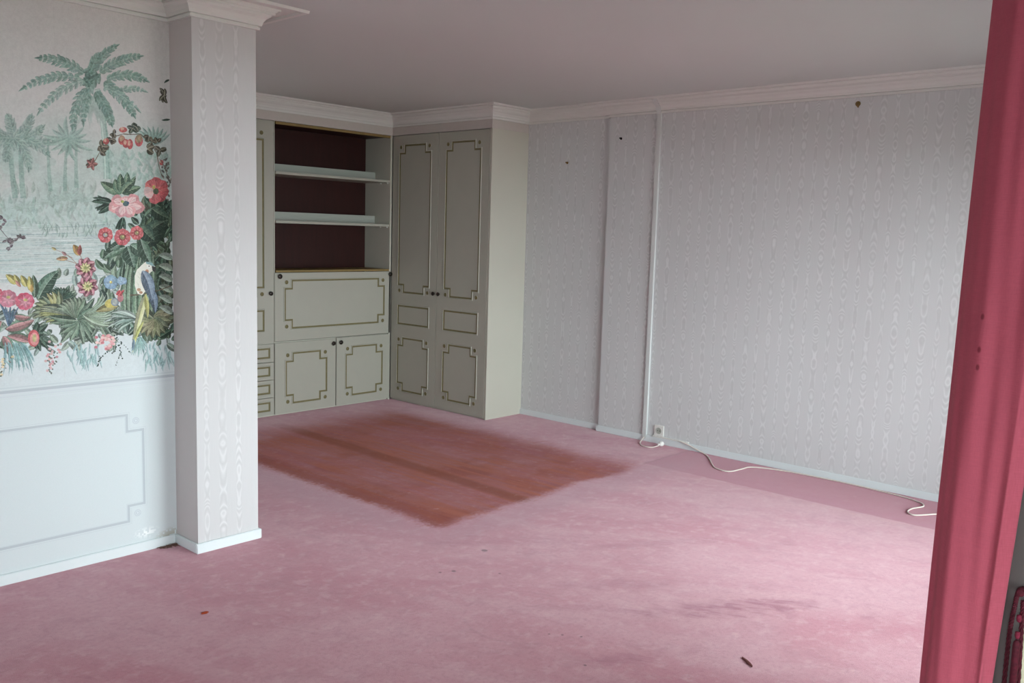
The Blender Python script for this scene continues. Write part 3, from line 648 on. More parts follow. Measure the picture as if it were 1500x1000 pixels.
def blooms():
    CO, PK, BG = (208, 98, 100), (228, 168, 170), (150, 84, 104)
    # big pink bloom, coral bloom
    for th, L in ((2.75, 26), (3.5, 22), (-1.6, 14), (-.65, 24), (.2, 30), (1.0, 24), (1.9, 24)):
        leaf((183, 299), (183+math.cos(th)*L, 299+math.sin(th)*L*.85), 9.5, jit((226, 158, 160), 10), .1, None, 1, pw=1.5, dark=.92)
        leaf((183, 299), (183+math.cos(th)*L*.82, 299+math.sin(th)*L*.7), 5, (242, 214, 212), .1, None, .8, pw=1.4, dark=.97)
        for q in (-.2, .1): line((183+math.cos(th)*8, 299+math.sin(th)*6), (183+math.cos(th+q)*L*.9, 299+math.sin(th+q)*L*.75), .6, (200, 110, 122), 0, .6)
    disc(184, 298, 4.5, 4, (86, 110, 112)); disc(179, 295, 2.5, 2, (176, 178, 90)); disc(187, 297, 1.8, 1.8, (70, 90, 120))
    for th, L in ((-2.5, 19), (-1.7, 20), (-.8, 20), (0, 19), (.8, 19), (1.6, 20), (2.8, 18)):
        c_ = (232, 190, 188) if th == 2.8 else CO
        leaf((228, 279), (228+math.cos(th)*L, 279+math.sin(th)*L), 9, jit(c_, 10), .1, None, 1, pw=1.5, dark=.9)
        for q in (-.25, 0, .25): line((228+math.cos(th)*5, 279+math.sin(th)*5), (228+math.cos(th+q)*L*.85, 279+math.sin(th+q)*L*.85), .6, (236, 160, 150), 0, .6)
    disc(228, 280, 4, 4.5, (84, 96, 72)); disc(225, 274, 2.2, 3, (190, 170, 90))
    cup(154, 344, 11.5, CO, (150, 160, 160)); cup(179, 347, 12.5, CO, (150, 150, 100)); cup(200, 341, 10.5, CO, (150, 140, 100))
    # star flowers with their buds
    for x, y in ((125, 392), (128, 419)):
        for k in range(8):
            th = k*PI/4+.2; leaf((x, y), (x+math.cos(th)*16, y+math.sin(th)*16), 5, jit((196, 124, 140), 10), 0, (236, 210, 200), 1, pw=1.2); leaf((x, y), (x+math.cos(th)*12, y+math.sin(th)*12), 2.2, (108, 44, 56), 0, None, .8)
        for k in range(9): th = k*.7; leaf((x, y), (x+math.cos(th)*8.5, y+math.sin(th)*8), 2.2, (216, 206, 140), 0, (240, 236, 200))
        disc(x, y, 2.6, 2.4, (150, 160, 92))
    for p0, p1 in (((120, 382), (112, 360)), ((114, 388), (96, 372)), ((112, 386), (84, 378)), ((106, 378), (78, 364))): line(p0, p1, 1, (156, 130, 116), .05)
    leaf((117, 374), (107, 358), 4.8, (204, 170, 96), 0, (150, 70, 70)); leaf((116, 374), (117, 358), 3.4, (170, 92, 84)); leaf((99, 378), (82, 379), 3, (206, 170, 120), 0, (160, 80, 90)); leaf((97, 374), (90, 368), 2.4, (176, 130, 130)); leaf((82, 366), (75, 362), 2, (206, 190, 130))
    flower(162, 413, 10.5, 5, (132, 166, 196), (166, 192, 214), (196, 170, 90), .4, 1, .75); flower(178, 411, 7.5, 5, (142, 174, 202), (176, 198, 216), (120, 150, 170), 0, .7, .7)
    # peony-like blooms at the left edge, orange leaf buds
    for x, y, r_, c_ in ((11, 437, 14, (206, 120, 140)), (36, 441, 14, (208, 92, 116)), (-6, 430, 10, (200, 90, 112))):
        for k in range(9): th = k*.7; disc(x+math.cos(th)*r_*.5, y+math.sin(th)*r_*.42, r_*.52, r_*.46, jit(c_, 16), 1, th)
        for k in range(6): th = k*1.05+.3; leaf((x, y+2), (x+math.cos(th)*r_*.8, y+math.sin(th)*r_*.7), 2.5, (228, 170, 182), .2, None, .6)
        disc(x+1, y-2, 3, 2.2, (190, 176, 110))
    disc(49, 495, 8.5, 12.5, (204, 90, 96)); disc(50, 496, 6.5, 9.5, (222, 140, 138)); disc(50, 495, 3, 6, (186, 176, 120))
    for p0, p1, w_ in (((24, 416), (8, 402), 5, ), ((27, 418), (20, 402), 4), ((38, 420), (30, 403), 4.5), ((44, 426), (42, 404), 4.5)): leaf(p0, p1, w_, (198, 188, 104), .1, (226, 216, 150)); 
    leaf((30, 420), (22, 410), 2.5, (206, 140, 130)); leaf((46, 428), (46, 416), 3, (212, 170, 96))
    # small yellow bird with a red head
    leaf((172, 448), (140, 456), 5.5, (160, 150, 100), .1, (200, 190, 130)); disc(162, 444, 9, 6.5, (206, 190, 96), 1, -.2); disc(168, 442, 6, 6, (126, 142, 158), 1); disc(168, 442, 4, 4.5, (176, 180, 170), .8)
    disc(176, 436, 4.5, 6, (190, 120, 126)); disc(175, 430, 4, 4, (206, 96, 96)); leaf((170, 432), (176, 424), 2, (206, 84, 90)); leaf((174, 432), (182, 424), 2, (206, 84, 90)); disc(177, 432, .9, .9, (50, 40, 40))
    # vine at far left
    for p in ((4, 320, 9), (2, 330, 8), (10, 352, 8), (20, 353, 9), (30, 348, 8), (14, 362, 7)):
        for k in range(4): th = rng.uniform(0, 6.3); leaf((p[0], p[1]), (p[0]+math.cos(th)*p[2], p[1]+math.sin(th)*p[2]*.8), 2, jit((128, 118, 122), 12))
    line((0, 335), (14, 352), 1.1, (110, 100, 104)); line((8, 350), (36, 348), 1, (110, 100, 104))
def parrot():
    line((190, 432), (250, 418), 2.2, (112, 96, 78), .1)
    leaf((214, 430), (194, 516), 5.0, (222, 222, 176), .05, (196, 200, 120), 1, dark=.92, pw=.6); leaf((210, 470), (193, 508), 2.4, (202, 206, 116), .05); leaf((196, 496), (194, 514), 2.2, (124, 152, 172))
    leaf((212, 430), (216, 466), 3.4, (206, 204, 120), -.05); leaf((219, 420), (227, 458), 6, (116, 138, 164), -.1, (170, 186, 200), 1)
    poly([(207, 388), (213, 383), (222, 384), (227, 390), (226, 395), (221, 398), (217, 402), (214, 412), (213, 426), (208, 432), (201, 430), (197, 418), (197, 404), (200, 395)], (232, 230, 216))
    poly([(213, 383), (222, 384), (227, 390), (222, 389), (214, 386)], (140, 178, 180)); poly([(222, 389), (228, 391), (227, 399), (223, 396)], (64, 62, 62)); disc(217.5, 390, 3.2, 3, (240, 238, 230)); disc(218, 389.5, .9, .9, (40, 36, 36))
    disc(215, 397, 2.6, 2.8, (198, 128, 96), .9)
    leaf((208, 396), (222, 440), 8.5, (128, 148, 172), -.12, (176, 190, 206), 1, 6)
    for k in range(8): line((210+k*1.1, 402+k*3), (216+k*1.1, 420+k*3), .8, (84, 104, 134), 0, .7)
    for k in range(12): line((200+rng.uniform(-1, 6), 398+k*2.4), (203+rng.uniform(-1, 6), 403+k*2.4), .7, (206, 208, 190), 0, .8)
    disc(203, 424, 3, 2.4, (190, 146, 112)); disc(206, 428, 2.6, 2, (176, 132, 100))
for DX in (-1.12, 0.0):
    scene_back(); palms(); right_green(); foliage(); drips(); blooms(); vine(); parrot()
DX = 0.0
# extra greenery where the repeat meets
def hl(z, x0, x1, h, c, a=1.0): fill([((x0-MX0)*PPM, (MZ1-z-h/2)*PPM), ((x1-MX0)*PPM, (MZ1-z-h/2)*PPM), ((x1-MX0)*PPM, (MZ1-z+h/2)*PPM), ((x0-MX0)*PPM, (MZ1-z+h/2)*PPM)], c, a)
def vl(x, z0, z1, h, c, a=1.0): fill([((x-h/2-MX0)*PPM, (MZ1-z0)*PPM), ((x+h/2-MX0)*PPM, (MZ1-z0)*PPM), ((x+h/2-MX0)*PPM, (MZ1-z1)*PPM), ((x-h/2-MX0)*PPM, (MZ1-z1)*PPM)], c, a)
# dado: flat painted bands, then a panel drawn in grey line
band = (zz < .79)[:, None, None]; IM[:] = np.where(band, np.array(DADO, np.float32), IM)
hl(.822, MX0, MX1, .005, (192, 204, 208)); hl(.806, MX0, MX1, .013, (178, 188, 196)); hl(.797, MX0, MX1, .004, (206, 212, 218)); hl(.786, MX0, MX1, .003, (198, 206, 213)); hl(.772, MX0, MX1, .002, (208, 216, 222))
for o_, wdt, c_ in ((0, .011, (180, 190, 197)), (.009, .003, (196, 206, 211)), (-.012, .002, (194, 203, 208))):
    xr, xi, zt_, zi, zb2, zbi = -3.710-o_, -3.783-o_, .647-o_, .572-o_, .155+o_, .228+o_
    hl(zt_, MX0, xi+wdt/2, wdt, c_); vl(xi, zi, zt_, wdt, c_); hl(zi, xi-wdt/2, xr+wdt/2, wdt, c_); vl(xr, zbi, zi, wdt, c_); hl(zbi, xi-wdt/2, xr+wdt/2, wdt, c_); vl(xi, zb2, zbi, wdt, c_); hl(zb2, MX0, xi+wdt/2, wdt, c_)
for z_ in (.617, .187):
    for r_, c_ in ((.016, (190, 199, 206)), (.012, (203, 213, 217)), (.009, (188, 197, 204)), (.005, (204, 213, 218))):
        fill([((-3.742+r_*math.cos(t)-MX0)*PPM, (MZ1-z_+r_*math.sin(t))*PPM) for t in [2*PI*k/20 for k in range(20)]], c_)
vl(-4.044, .83, MZ1, .002, (196, 194, 192), .3)
# damp stain above the skirting in the corner, with flaking paper
nz_ = np.random.RandomState(3).rand(60, 60)
yy, xg = np.mgrid[0:MH, 0:MW]; wx = MX0+(xg+.5)/PPM; wz = MZ1-(yy+.5)/PPM
nn = nz_[(np.clip(wz*120, 0, 5000).astype(int)) % 60, (np.clip((wx+6)*120, 0, 5000).astype(int)) % 60]
dm = np.clip(1-np.hypot((wx+3.575)/.10, (wz-.035)/.055), 0, 1)*(nn > .35); IM[:] = IM*(1-.75*dm[..., None])+np.array((150, 138, 112), np.float32)*.75*dm[..., None]
dm = np.clip(1-np.hypot((wx+3.70)/.07, (wz-.085)/.03), 0, 1)*(nn > .4); IM[:] = IM*(1-.9*dm[..., None])+np.array((244, 247, 247), np.float32)*.9*dm[..., None]
gy = IM.mean(2, keepdims=True); IM[:] = IM*.80+gy*.20
def vn(nx, ny, seed):      # smooth value noise for the uneven ink of a brush-painted print
    r_ = np.random.RandomState(seed).rand(ny+1, nx+1).astype(np.float32); ys_ = np.linspace(0, ny-.001, MH); xs_ = np.linspace(0, nx-.001, MW)
    yi, xi = ys_.astype(int), xs_.astype(int); fy = (ys_-yi)[:, None]; fx = (xs_-xi)[None, :]; fy = fy*fy*(3-2*fy); fx = fx*fx*(3-2*fx)
    return (r_[yi][:, xi]*(1-fx)+r_[yi][:, xi+1]*fx)*(1-fy)+(r_[yi+1][:, xi]*(1-fx)+r_[yi+1][:, xi+1]*fx)*fy
ink = np.clip((222-gy)/120, 0, 1); nse = (vn(150, 200, 1)-.5)*.5+(vn(420, 560, 2)-.5)*.6
IM[:] = np.clip(IM*(1+ink*nse[..., None]*.5*(zz > .83)[:, None, None]), 0, 250)
IM += (np.random.RandomState(4).rand(MH, MW, 1).astype(np.float32)-.5)*5
img = bpy.data.images.new('mural_print', MW, MH); buf = np.ones((MH, MW, 4), np.float32); buf[..., :3] = np.clip(IM[::-1]/255, 0, 1)
img.pixels.foreach_set(buf.ravel()); img.update(); img.pack()
g = G('printed_mural_paper'); P = g.xyz(g.obj())
ti = g.n('ShaderNodeTexImage'); ti.image = img; ti.extension = 'EXTEND'
g.put(ti.inputs[0], g.vec(g.m_('DIVIDE', g.sub(P[0], MX0), MX1-MX0), g.m_('DIVIDE', P[2], MZ1), 0))
g.bump(g.noise(g.obj(), 260, 2), .06, .0006)
M_mural = g.fin(ti.outputs[0], .55, .25)
mesh('mural_paper', B(MX0, PX0-.0004, PM-.0015, PM-.0002, .0, MZ1-.001), M_mural, wall_mid)
#@END@

# ------------------------------------------------------------------ cabinets
def notched(x0, x1, z0, z1, n):
    if n == 0: return [(x0, z0), (x1, z0), (x1, z1), (x0, z1)]
    return [(x0+n, z0), (x1-n, z0), (x1-n, z0+n), (x1, z0+n), (x1, z1-n), (x1-n, z1-n), (x1-n, z1), (x0+n, z1), (x0+n, z1-n), (x0, z1-n), (x0, z0+n), (x0+n, z0+n)]
MP = [(0, 0), (.0012, .0045), (.0035, .0062), (.0065, .0062), (.0085, .004), (.0095, .0012), (.020, .0012), (.0215, .0004)]
MMAT = [0, 0, 0, 0, 1, 1, 1]
def moulding(poly, put):
    bm = bmesh.new(); n = len(poly); rings = []
    for i in range(n):
        p = Vector(poly[i]); a = (p-Vector(poly[i-1])).normalized(); b = (Vector(poly[(i+1) % n])-p).normalized()
        na = Vector((-a.y, a.x)); nb = Vector((-b.y, b.x)); m = (na+nb)/(1+na.dot(nb))
        rings.append([bm.verts.new(put(p.x+m.x*o, p.y+m.y*o, h)) for o, h in MP])
    for i in range(n):
        r, s = rings[i], rings[(i+1) % n]
        for j in range(len(MP)-1):
            f = bm.faces.new((r[j], s[j], s[j+1], r[j+1])); f.material_index = MMAT[j]
    return bm
def put_front(y):     # surface facing -Y: local (x, z, out)
    return lambda a, b, h: (a, y-h, b)
def put_side(x):      # surface facing -X: local a = -y
    return lambda a, b, h: (x-h, -a, b)
def deco(par, put, x0, x1, z0, z1, n, nrm):
    mesh('panel_moulding', moulding(notched(x0, x1, z0, z1, n), put), [M_cab, M_gold], par)
    if n:
        for cx_ in (x0+n*.42, x1-n*.42):
            for cz_ in (z0+n*.42, z1-n*.42):
                bm = bmesh.new()
                lathe(bm, [(.016, 0), (.016, .003), (.0125, .0045), (.010, .0015), (.006, .0035), (0, .0045)], put(cx_, cz_, .0002), nrm, 14)
                for f in bm.faces:
                    c = f.calc_center_median(); d = (c-Vector(put(cx_, cz_, .0002))); r_ = (d-Vector(nrm)*d.dot(Vector(nrm))).length
                    f.material_index = 1 if r_ < .0145 else 0
                mesh('rosette', bm, [M_cab, M_gold], par, smooth=False)
def knob(par, put, a, b, nrm, r=.0150):
    bm = bmesh.new()
    lathe(bm, [(.010, 0), (.010, .002), (.006, .004), (.006, .007), (r*.9, .009), (r*1.15, .013), (r*1.05, .017), (r*.6, .0195), (0, .020)], put(a, b, .0003), nrm, 20)
    mesh('knob', bm, M_knob, par, smooth=True)
FN = (0, -1, 0); SN = (-1, 0, 0)
T = .018; ZT = 2.320; YF = 0.0      # door faces stand at y=0

# --- left cabinet with tall door and four drawers
x0, x1 = -2.178, -1.5865
lc = thing('tall_cabinet', 'cream tall cabinet beside the pillar, door over four small drawers', 'cabinet', ((x0+x1)/2, .2, 0))
bm = B(x0, x0+.018, T+.002, .38, 0, ZT); box(bm, x1-.018, x1, T+.002, .38, 0, ZT); box(bm, x0+.018, x1-.018, .36, .38, 0, ZT)
box(bm, x0+.018, x1-.018, T+.002, .36, .0, .018); box(bm, x0+.018, x1-.018, T+.002, .36, ZT-.018, ZT); box(bm, x0+.018, x1-.018, T+.002, .36, .580, .596)
mesh('carcass', bm, M_side, lc)
d = mesh('door', B(x0+.002, x1-.002, YF, T, .590, ZT-.004, bev=.0015), M_cab, lc); pf = put_front(YF)
deco(d, pf, x0+.085, x1-.082, .955, 2.245, .065, FN); deco(d, pf, x0+.085, x1-.082, .680, .865, 0, FN)
knob(d, pf, x1-.034, .985, FN)
zb = [.012, .152, .295, .438, .586]
for i in range(4):
    d = mesh('drawer', B(x0+.002, x1-.002, YF, T, zb[i]+.002, zb[i+1]-.002, bev=.0015), M_cab, lc)
    deco(d, pf, x0+.03, x1-.032, zb[i]+.025, zb[i+1]-.024, 0, FN)

# --- middle unit: open shelves, fall-front desk, two low doors
x0, x1 = -1.5835, -.400
mc = thing('bookcase', 'cream bookcase with dark red backed shelves above a closed drop-down desk', 'bookcase', ((x0+x1)/2, .2, 0))
bm = B(x0, x0+.018, T+.002, .385, 0, ZT); box(bm, x1-.018, x1, -.001, .385, 0, ZT)
box(bm, x0+.018, x1-.018, T+.002, .34, 0, .018); box(bm, x0+.018, x1-.018, T+.002, .34, .578, .594)
mesh('carcass', bm, M_side, mc)
bm = B(x0, x0+.0022, .004, T+.0015, .596, ZT); mesh('edge_strip', bm, M_side, mc)
bm = B(x0+.018, x1-.018, .001, .022, 2.298, 2.318); tbd = mesh('top_board', bm, M_edge, mc); mesh('soffit', B(x0+.018, x1-.018, .0225, .345, 2.306, 2.318), M_maho, tbd)
mesh('back_panel', B(x0+.018, x1-.018, .345, .358, .02, 2.3055), M_maho, mc)
mesh('desk_shelf', B(x0+.018, x1-.018, .003, .343, 1.150, 1.166, bev=.001), M_edge, mc)
for z, ss in ((1.928, 0), (1.547, 1)):
    s = mesh('shelf', B(x0+.0195, x1-.0195, .004, .342, z-.010, z+.010, bev=.002), M_cab, mc)
    mesh('upstand', B(x0+.020, x1-.020, .205, .217, z+.0105, z+.082, bev=.001), M_grey, s)
    for yy in (.03, .12):
        bm = bmesh.new(); lathe(bm, [(.005, 0), (.005, .012), (0, .012)], (x1-.019, yy, z-.016), (-1, 0, 0), 8); mesh('shelf_pin', bm, M_white, s)
d = mesh('desk_front', B(x0+.003, x1-.002, YF-.001, T-.001, .600, 1.146, bev=.0015), M_cab, mc)
deco(d, put_front(YF-.001), x0+.083, x1-.062, .688, 1.098, .065, FN)
knob(d, put_front(YF-.001), x0+.045, 1.118, FN, .0170); knob(d, put_front(YF-.001), x1-.014, 1.122, FN, .0170)
xs = -.988
d = mesh('door', B(x0+.003, xs-.0015, YF, T, .012, .586, bev=.0015), M_cab, mc)
deco(d, pf, x0+.093, xs-.082, .075, .510, .065, FN); knob(d, pf, xs-.030, .548, FN, .0160)
d = mesh('door', B(xs+.0045, x1-.002, YF-.004, T-.004, .012, .592, bev=.0015), M_cab, mc)
pg = put_front(YF-.004)
deco(d, pg, xs+.090, x1-.078, .075, .520, .065, FN); knob(d, pg, xs+.044, .553, FN, .0160)

# --- wardrobe against the right wall
wd = thing('wardrobe', 'cream two-door wardrobe with notched gold-lined panels against the right wall', 'wardrobe', (-.18, -.6, 0))
bm = B(XW+.002, -.003, YW, YW+.018, 0, ZT); box(bm, XW+T+.002, .032, -.020, -.002, 0, ZT); box(bm, -.02, -.002, YW+.018, -.02, 0, ZT)
box(bm, XW+T+.002, -.02, YW+.018, -.020, 0, .018); box(bm, XW+T+.002, -.02, YW+.018, -.020, ZT-.018, ZT)
mesh('carcass', bm, M_side, wd)
mesh('side_panel', B(XW-.001, .0335, YW-.004, YW-.0005, 0.0, ZT), M_side, wd)
ps = put_side(XW)
for ya, yb, kn in ((-.588, -.004, 1), (-1.173, -.591, 0)):
    d = mesh('door', B(XW, XW+T, ya, yb, .014, ZT-.004, bev=.0015), M_cab, wd)
    a0, a1 = -yb, -ya
    deco(d, ps, a0+.083, a1-.083, .958, 2.245, .066, SN); deco(d, ps, a0+.083, a1-.083, .680, .865, 0, SN)
    deco(d, ps, a0+.083, a1-.083, .088, .582, .066, SN)
    knob(d, ps, (a1-.030) if kn else (a0+.030), .985, SN)
# frieze boards between cabinets and cornice
bm = B(-3.24, XW-.001, .0005, .02, ZT+.001, H-.002); box(bm, XW, XW+.02, YW, .0, ZT+.001, H-.002); box(bm, XW+.02, .034, YW, YW+.02, ZT+.001, H-.002)
mesh('trim_3', bm, M_pelmet, kind='structure')

# ------------------------------------------------------------------ things on the right wall
tk = tag(mesh('cable_trunking', B(-.0175, -.0135, -2.498, -2.465, .020, 2.391, bev=.0015), M_trunk), 'narrow white vertical cable trunking running down the papered wall', 'trunking')
bm = bmesh.new(); box(bm, -.0134, -.0006, -2.4975, -2.4655, .05, 2.390); mesh('backing', bm, M_trunk, tk)
bm = bmesh.new(); pr_ = [(0, -.10), (.019, -.10), (.024, -.082), (.034, -.056), (.052, -.040), (.068, -.030), (.078, -.018), (.092, -.003), (0, -.003)]
va = [bm.verts.new((-a-.0006, -2.500, H+b)) for a, b in pr_]; vb = [bm.verts.new((-a-.0006, -2.463, H+b)) for a, b in pr_]; n_ = len(pr_)
bm.faces.new(va); bm.faces.new(vb[::-1])
for k in range(n_): bm.faces.new((va[k], va[(k+1) % n_], vb[(k+1) % n_], vb[k]))
mesh('cornice_cover', bm, M_trunk, tk)
so = thing('wall_socket', 'square white wall socket just above the skirting beside the trunking', 'socket', (-.002, -2.60, .10))
mesh('plate', B(-.010, -.0006, -2.645, -2.562, .056, .138, bev=.003), M_white, so)
bm = bmesh.new(); lathe(bm, [(.024, .009), (.024, .0115), (.020, .0115), (.019, .0098), (0, .0098)], (-.0006, -2.603, .097), (-1, 0, 0), 24); mesh('socket_well', bm, M_grey, so)
bm = bmesh.new()
for dy in (-.0095, .0095): lathe(bm, [(.0032, .0), (.0032, .0012), (0, .0012)], (-.0106, -2.603+dy, .097), (-1, 0, 0), 10)
mesh('pin_holes', bm, M_dark, so)
tag(mesh('skirting_trunking', B(-.018, -.0006, -2.86, -2.555, .047, .057, bev=.002), M_white), 'thin white cable duct lying on the skirting below the socket', 'duct')
# loose lead ending in a plug
pl = thing('loose_plug', 'white plug on a short looped lead at the foot of the trunking', 'plug', (-.12, -2.62, 0))
bm = bmesh.new(); tube(bm, smooth_pts([(-.020, -2.482, .03), (-.055, -2.487, .012), (-.115, -2.515, .006), (-.165, -2.565, .005), (-.175, -2.625, .005), (-.145, -2.655, .006), (-.10, -2.668, .013)]), .0042, 8); mesh('lead', bm, M_cord, pl, smooth=True)
bm = bmesh.new(); lathe(bm, [(.005, 0), (.007, .012), (.016, .018), (.0185, .026), (.0185, .040), (.016, .044), (0, .044)], (-.108, -2.664, .0195), (.82, -.30, .1), 16); mesh('plug_body', bm, M_white, pl, smooth=False)
# long flex
pts = [(-.022, -2.80, .053), (-.022, -2.87, .040), (-.024, -2.93, .022), (-.050, -3.02, .005), (-.13, -3.10, .005), (-.255, -3.195, .005), (-.335, -3.27, .005), (-.345, -3.37, .005), (-.225, -3.395, .005), (-.12, -3.42, .005), (-.05, -3.60, .005),
       (-.030, -3.82, .005), (-.030, -4.05, .005), (-.052, -4.28, .005), (-.075, -4.40, .005), (-.12, -4.50, .005), (-.185, -4.535, .005), (-.28, -4.505, .005), (-.365, -4.51, .005), (-.40, -4.56, .005), (-.29, -4.635, .005), (-.12, -4.75, .005), (-.05, -4.95, .005)]
bm = bmesh.new(); tube(bm, smooth_pts(pts), .0042, 8)
tag(mesh('power_flex', bm, M_cord, smooth=True), 'long cream flex snaking along the carpet at the foot of the wall', 'cable')
# hooks and screws left in the wall
hk = thing('wall_hook', 'small brass picture hook high on the right wall under the cornice', 'hook', (0, -3.908, 2.345))
bm = bmesh.new(); lathe(bm, [(.016, .0006), (.016, .003), (.010, .006), (0, .007)], (0, -3.908, 2.352), (-1, 0, 0), 14); mesh('hook_plate', bm, M_brass, hk)
bm = bmesh.new(); tube(bm, smooth_pts([(-.006, -3.908, 2.352), (-.018, -3.910, 2.348), (-.020, -3.912, 2.336), (-.012, -3.914, 2.330), (-.006, -3.914, 2.334)]), .003, 8); mesh('hook_arm', bm, M_brass, hk)
for y, z, x, lab in ((-2.147, 2.230, 0, 'dark screw stub in the papered pier left of the vertical trunking'), (-1.612, 2.072, .035, 'rusty screw stub in the recessed wall beside the wardrobe')):
    bm = bmesh.new(); lathe(bm, [(.010, .0006), (.009, .003), (.004, .004), (.004, .018), (.006, .020), (0, .021)], (x, y, z), (-1, -.1, .1), 12)
    tag(mesh('wall_screw', bm, M_brass if x else M_dark), lab, 'screw')

# ------------------------------------------------------------------ curtain
A0 = Vector((-4.037, -5.720, .778)); A1 = Vector((-3.877, -5.695, 1.912))
C0 = Vector((-4.061, -5.816, .83)); C1 = Vector((-3.985, -5.850, 1.9))
def lerp_z(p, q, z): t = (z-p.z)/(q.z-p.z); t = max(t, (.02-p.z)/(q.z-p.z)); return p+(q-p)*t
def curtain_sheet():
    bm = bmesh.new(); nz, ns = 70, 150; zt, zb_ = 2.455, .015; rows = []
    for i in range(nz+1):
        z = zb_+(zt-zb_)*i/nz
        A = lerp_z(A0, A1, z); Bp = lerp_z(C0, C1, z)
        A.z = Bp.z = z
        d = (Bp-A); wd_ = d.length; d.normalize(); nrm = Vector((-d.y, d.x, 0))
        if nrm.x > 0: nrm = -nrm          # towards camera side (-x)
        row = []
        for k in range(ns+1):
            t = k/ns
            if t < .46: s_ = t/.46; lay = 0.0
            elif t < .54: s_ = 1; lay = (t-.46)/.08
            else: s_ = 1-(t-.54)/.46; lay = 1.0
            amp = .0042+.0015*math.sin(z*1.3+1)
            fo = amp*(math.sin(2*PI*(1.35*s_+.06*math.sin(2.1*z))+3.4+z*.35)+.14*math.sin(2*PI*3.7*s_+1.9*z+lay*2))
            ed = .016*(1-min(1, s_/.07))**2
            fo += .0011*math.sin(2*PI*(3.1*s_-1.35*z)+2)*(1 if z < 1.5 else .4)+.0007*math.sin(2*PI*(5.3*s_+.9*z))
            off = fo-ed-.034*lay+.016*math.sin(PI*s_)
            if lay: off -= .012*math.sin(2*PI*2.5*s_)
            edge = math.sin(PI*lay)*.006 if 0 < lay < 1 else 0
            p = A+d*(wd_*s_-.0065*(1-s_)+edge+.003*math.sin(3*z+7*lay))+nrm*off
            row.append(bm.verts.new((p.x, p.y, z)))
        rows.append(row)
    for i in range(nz):
        for k in range(ns): bm.faces.new((rows[i][k], rows[i][k+1], rows[i+1][k+1], rows[i+1][k]))
    return bm
cu = thing('curtain', 'heavy rose-pink curtain hanging bunched in the right foreground', 'curtain', (-4.0, -5.78, 0))
c = mesh('cloth', curtain_sheet(), M_curt, cu, smooth=True, recalc=False)
md = c.modifiers.new('thickness', 'SOLIDIFY'); md.thickness = .0018; md.offset = 0
bm = bmesh.new(); tube(bm, [(-3.70, -5.72, 2.463), (-4.15, -5.72, 2.463)], .010, 12)
tag(mesh('curtain_rail', bm, M_white, smooth=True), 'short white rail carrying the pink curtain under the ceiling', 'rail')
# tie-back rope
tb = thing('curtain_tieback', 'dark burgundy twisted curtain cord hanging on the grey reveal', 'tieback', (XJ, -5.82, .9))
bm = bmesh.new(); lathe(bm, [(.006, .0005), (.006, .003), (.003, .005), (.003, .022), (.006, .025), (0, .026)], (XJ, -5.8215, .915), (-1, 0, 0), 14); mesh('hook', bm, M_rope, tb)
def rope(pts, r, strands=3, turns=40):
    ps_ = smooth_pts(pts, 26); bm = bmesh.new(); n = len(ps_)
    for s_ in range(strands):
        q = []
        for i, p in enumerate(ps_):
            d = (ps_[min(i+1, n-1)]-ps_[max(i-1, 0)]).normalized(); a = d.cross(Vector((1, 0, 0))).normalized(); b = d.cross(a)
            th = turns*i/n+s_*2*PI/strands; q.append(p+(a*math.cos(th)+b*math.sin(th))*r*.55)
        tube(bm, q, r*.56, 6)
    return bm
mesh('rope', rope([(XJ-.016, -5.8275, .922), (XJ-.016, -5.8165, .915), (XJ-.016, -5.8125, .885), (XJ-.016, -5.809, .84), (XJ-.016, -5.808, .76), (XJ-.016, -5.8085, .66), (XJ-.02, -5.812, .56), (XJ-.024, -5.822, .53), (XJ-.02, -5.832, .56), (XJ-.016, -5.831, .70), (XJ-.016, -5.8265, .84), (XJ-.016, -5.8245, .90)], .0038, turns=190), M_rope, tb, smooth=True)
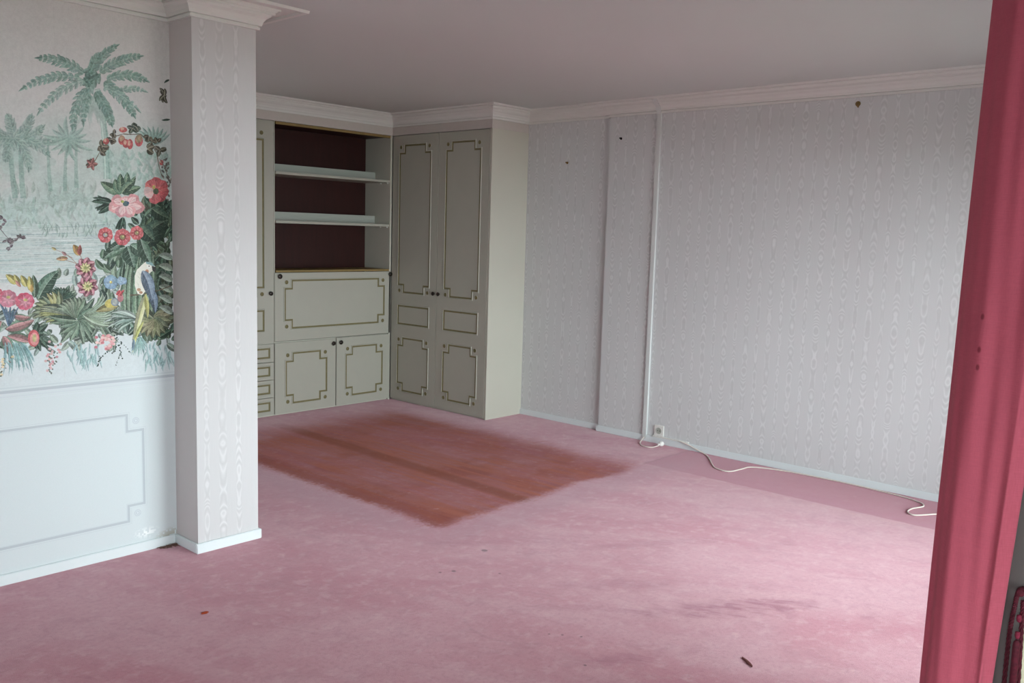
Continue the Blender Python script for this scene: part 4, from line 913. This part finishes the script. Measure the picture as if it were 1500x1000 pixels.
for zz in (.872, .842): 
    bm = bmesh.new(); lathe(bm, [(0, -.007), (.003, -.005), (.0045, 0), (.004, .006), (0, .008)], (XJ-.030, -5.824, zz), (0, 0, 1), 12); mesh('bead', bm, M_tassel, tb, smooth=True)
bm = bmesh.new(); lathe(bm, [(.002, 0), (.005, -.004), (.006, -.012), (.0055, -.14), (0, -.142)], (XJ-.030, -5.824, .834), (0, 0, 1), 14); mesh('tassel', bm, M_rope, tb, smooth=True)

# ------------------------------------------------------------------ crumbs and debris on the carpet
def crumb(name, x, y, rx, ry, h, m, lab, cat, rot=0):
    bm = bmesh.new(); bmesh.ops.create_icosphere(bm, subdivisions=2, radius=1)
    for v in bm.verts:
        k = 1+.28*math.sin(7*v.co.x+3*v.co.y+x*9)+.15*math.sin(11*v.co.y+v.co.z*5)
        v.co = Vector((v.co.x*rx*k, v.co.y*ry*k, max(v.co.z, -.3)*h+h*.3+.0005))
    bmesh.ops.rotate(bm, verts=bm.verts, cent=(0, 0, 0), matrix=Matrix.Rotation(rot, 3, 'Z'))
    bmesh.ops.translate(bm, verts=bm.verts, vec=(x, y, 0))
    return tag(mesh(name, bm, m), lab, cat)
M_leaf = simple('orange_brown_crumb', col(165, 70, 45), .8, .1)
M_twig = simple('brown_fluff', col(110, 66, 66), .9, .1)
M_rot = simple('crumbled_plaster', col(120, 96, 84), .9, .1, sc=60, var=.25)
crumb('carpet_crumb', -3.862, -3.044, .014, .010, .004, M_leaf, 'small orange-brown crumb on the open carpet left of centre', 'crumb')
crumb('carpet_fluff', -2.693, -4.747, .034, .008, .004, M_twig, 'thin dark brown bit of fluff near the lower edge of the carpet', 'fluff', .95)
bm = bmesh.new()
for i in range(60):
    a = random.random(); x = PX0-.012-a*.085; y = PM-.016-random.random()*.05*(1-a*.5); L = .008+random.random()*.02; th = random.random()*PI
    tube(bm, [(x, y, .002), (x+L*math.cos(th)*.5, y+L*math.sin(th)*.3, .004+random.random()*.006), (x+L*math.cos(th), y+L*math.sin(th)*.6, .002)], .0011, 4)
o = tag(mesh('frayed_fibres', bm, M_rot), 'brown frayed fibres and crumbs in the corner between mural and pillar', 'debris'); o['kind'] = 'stuff'
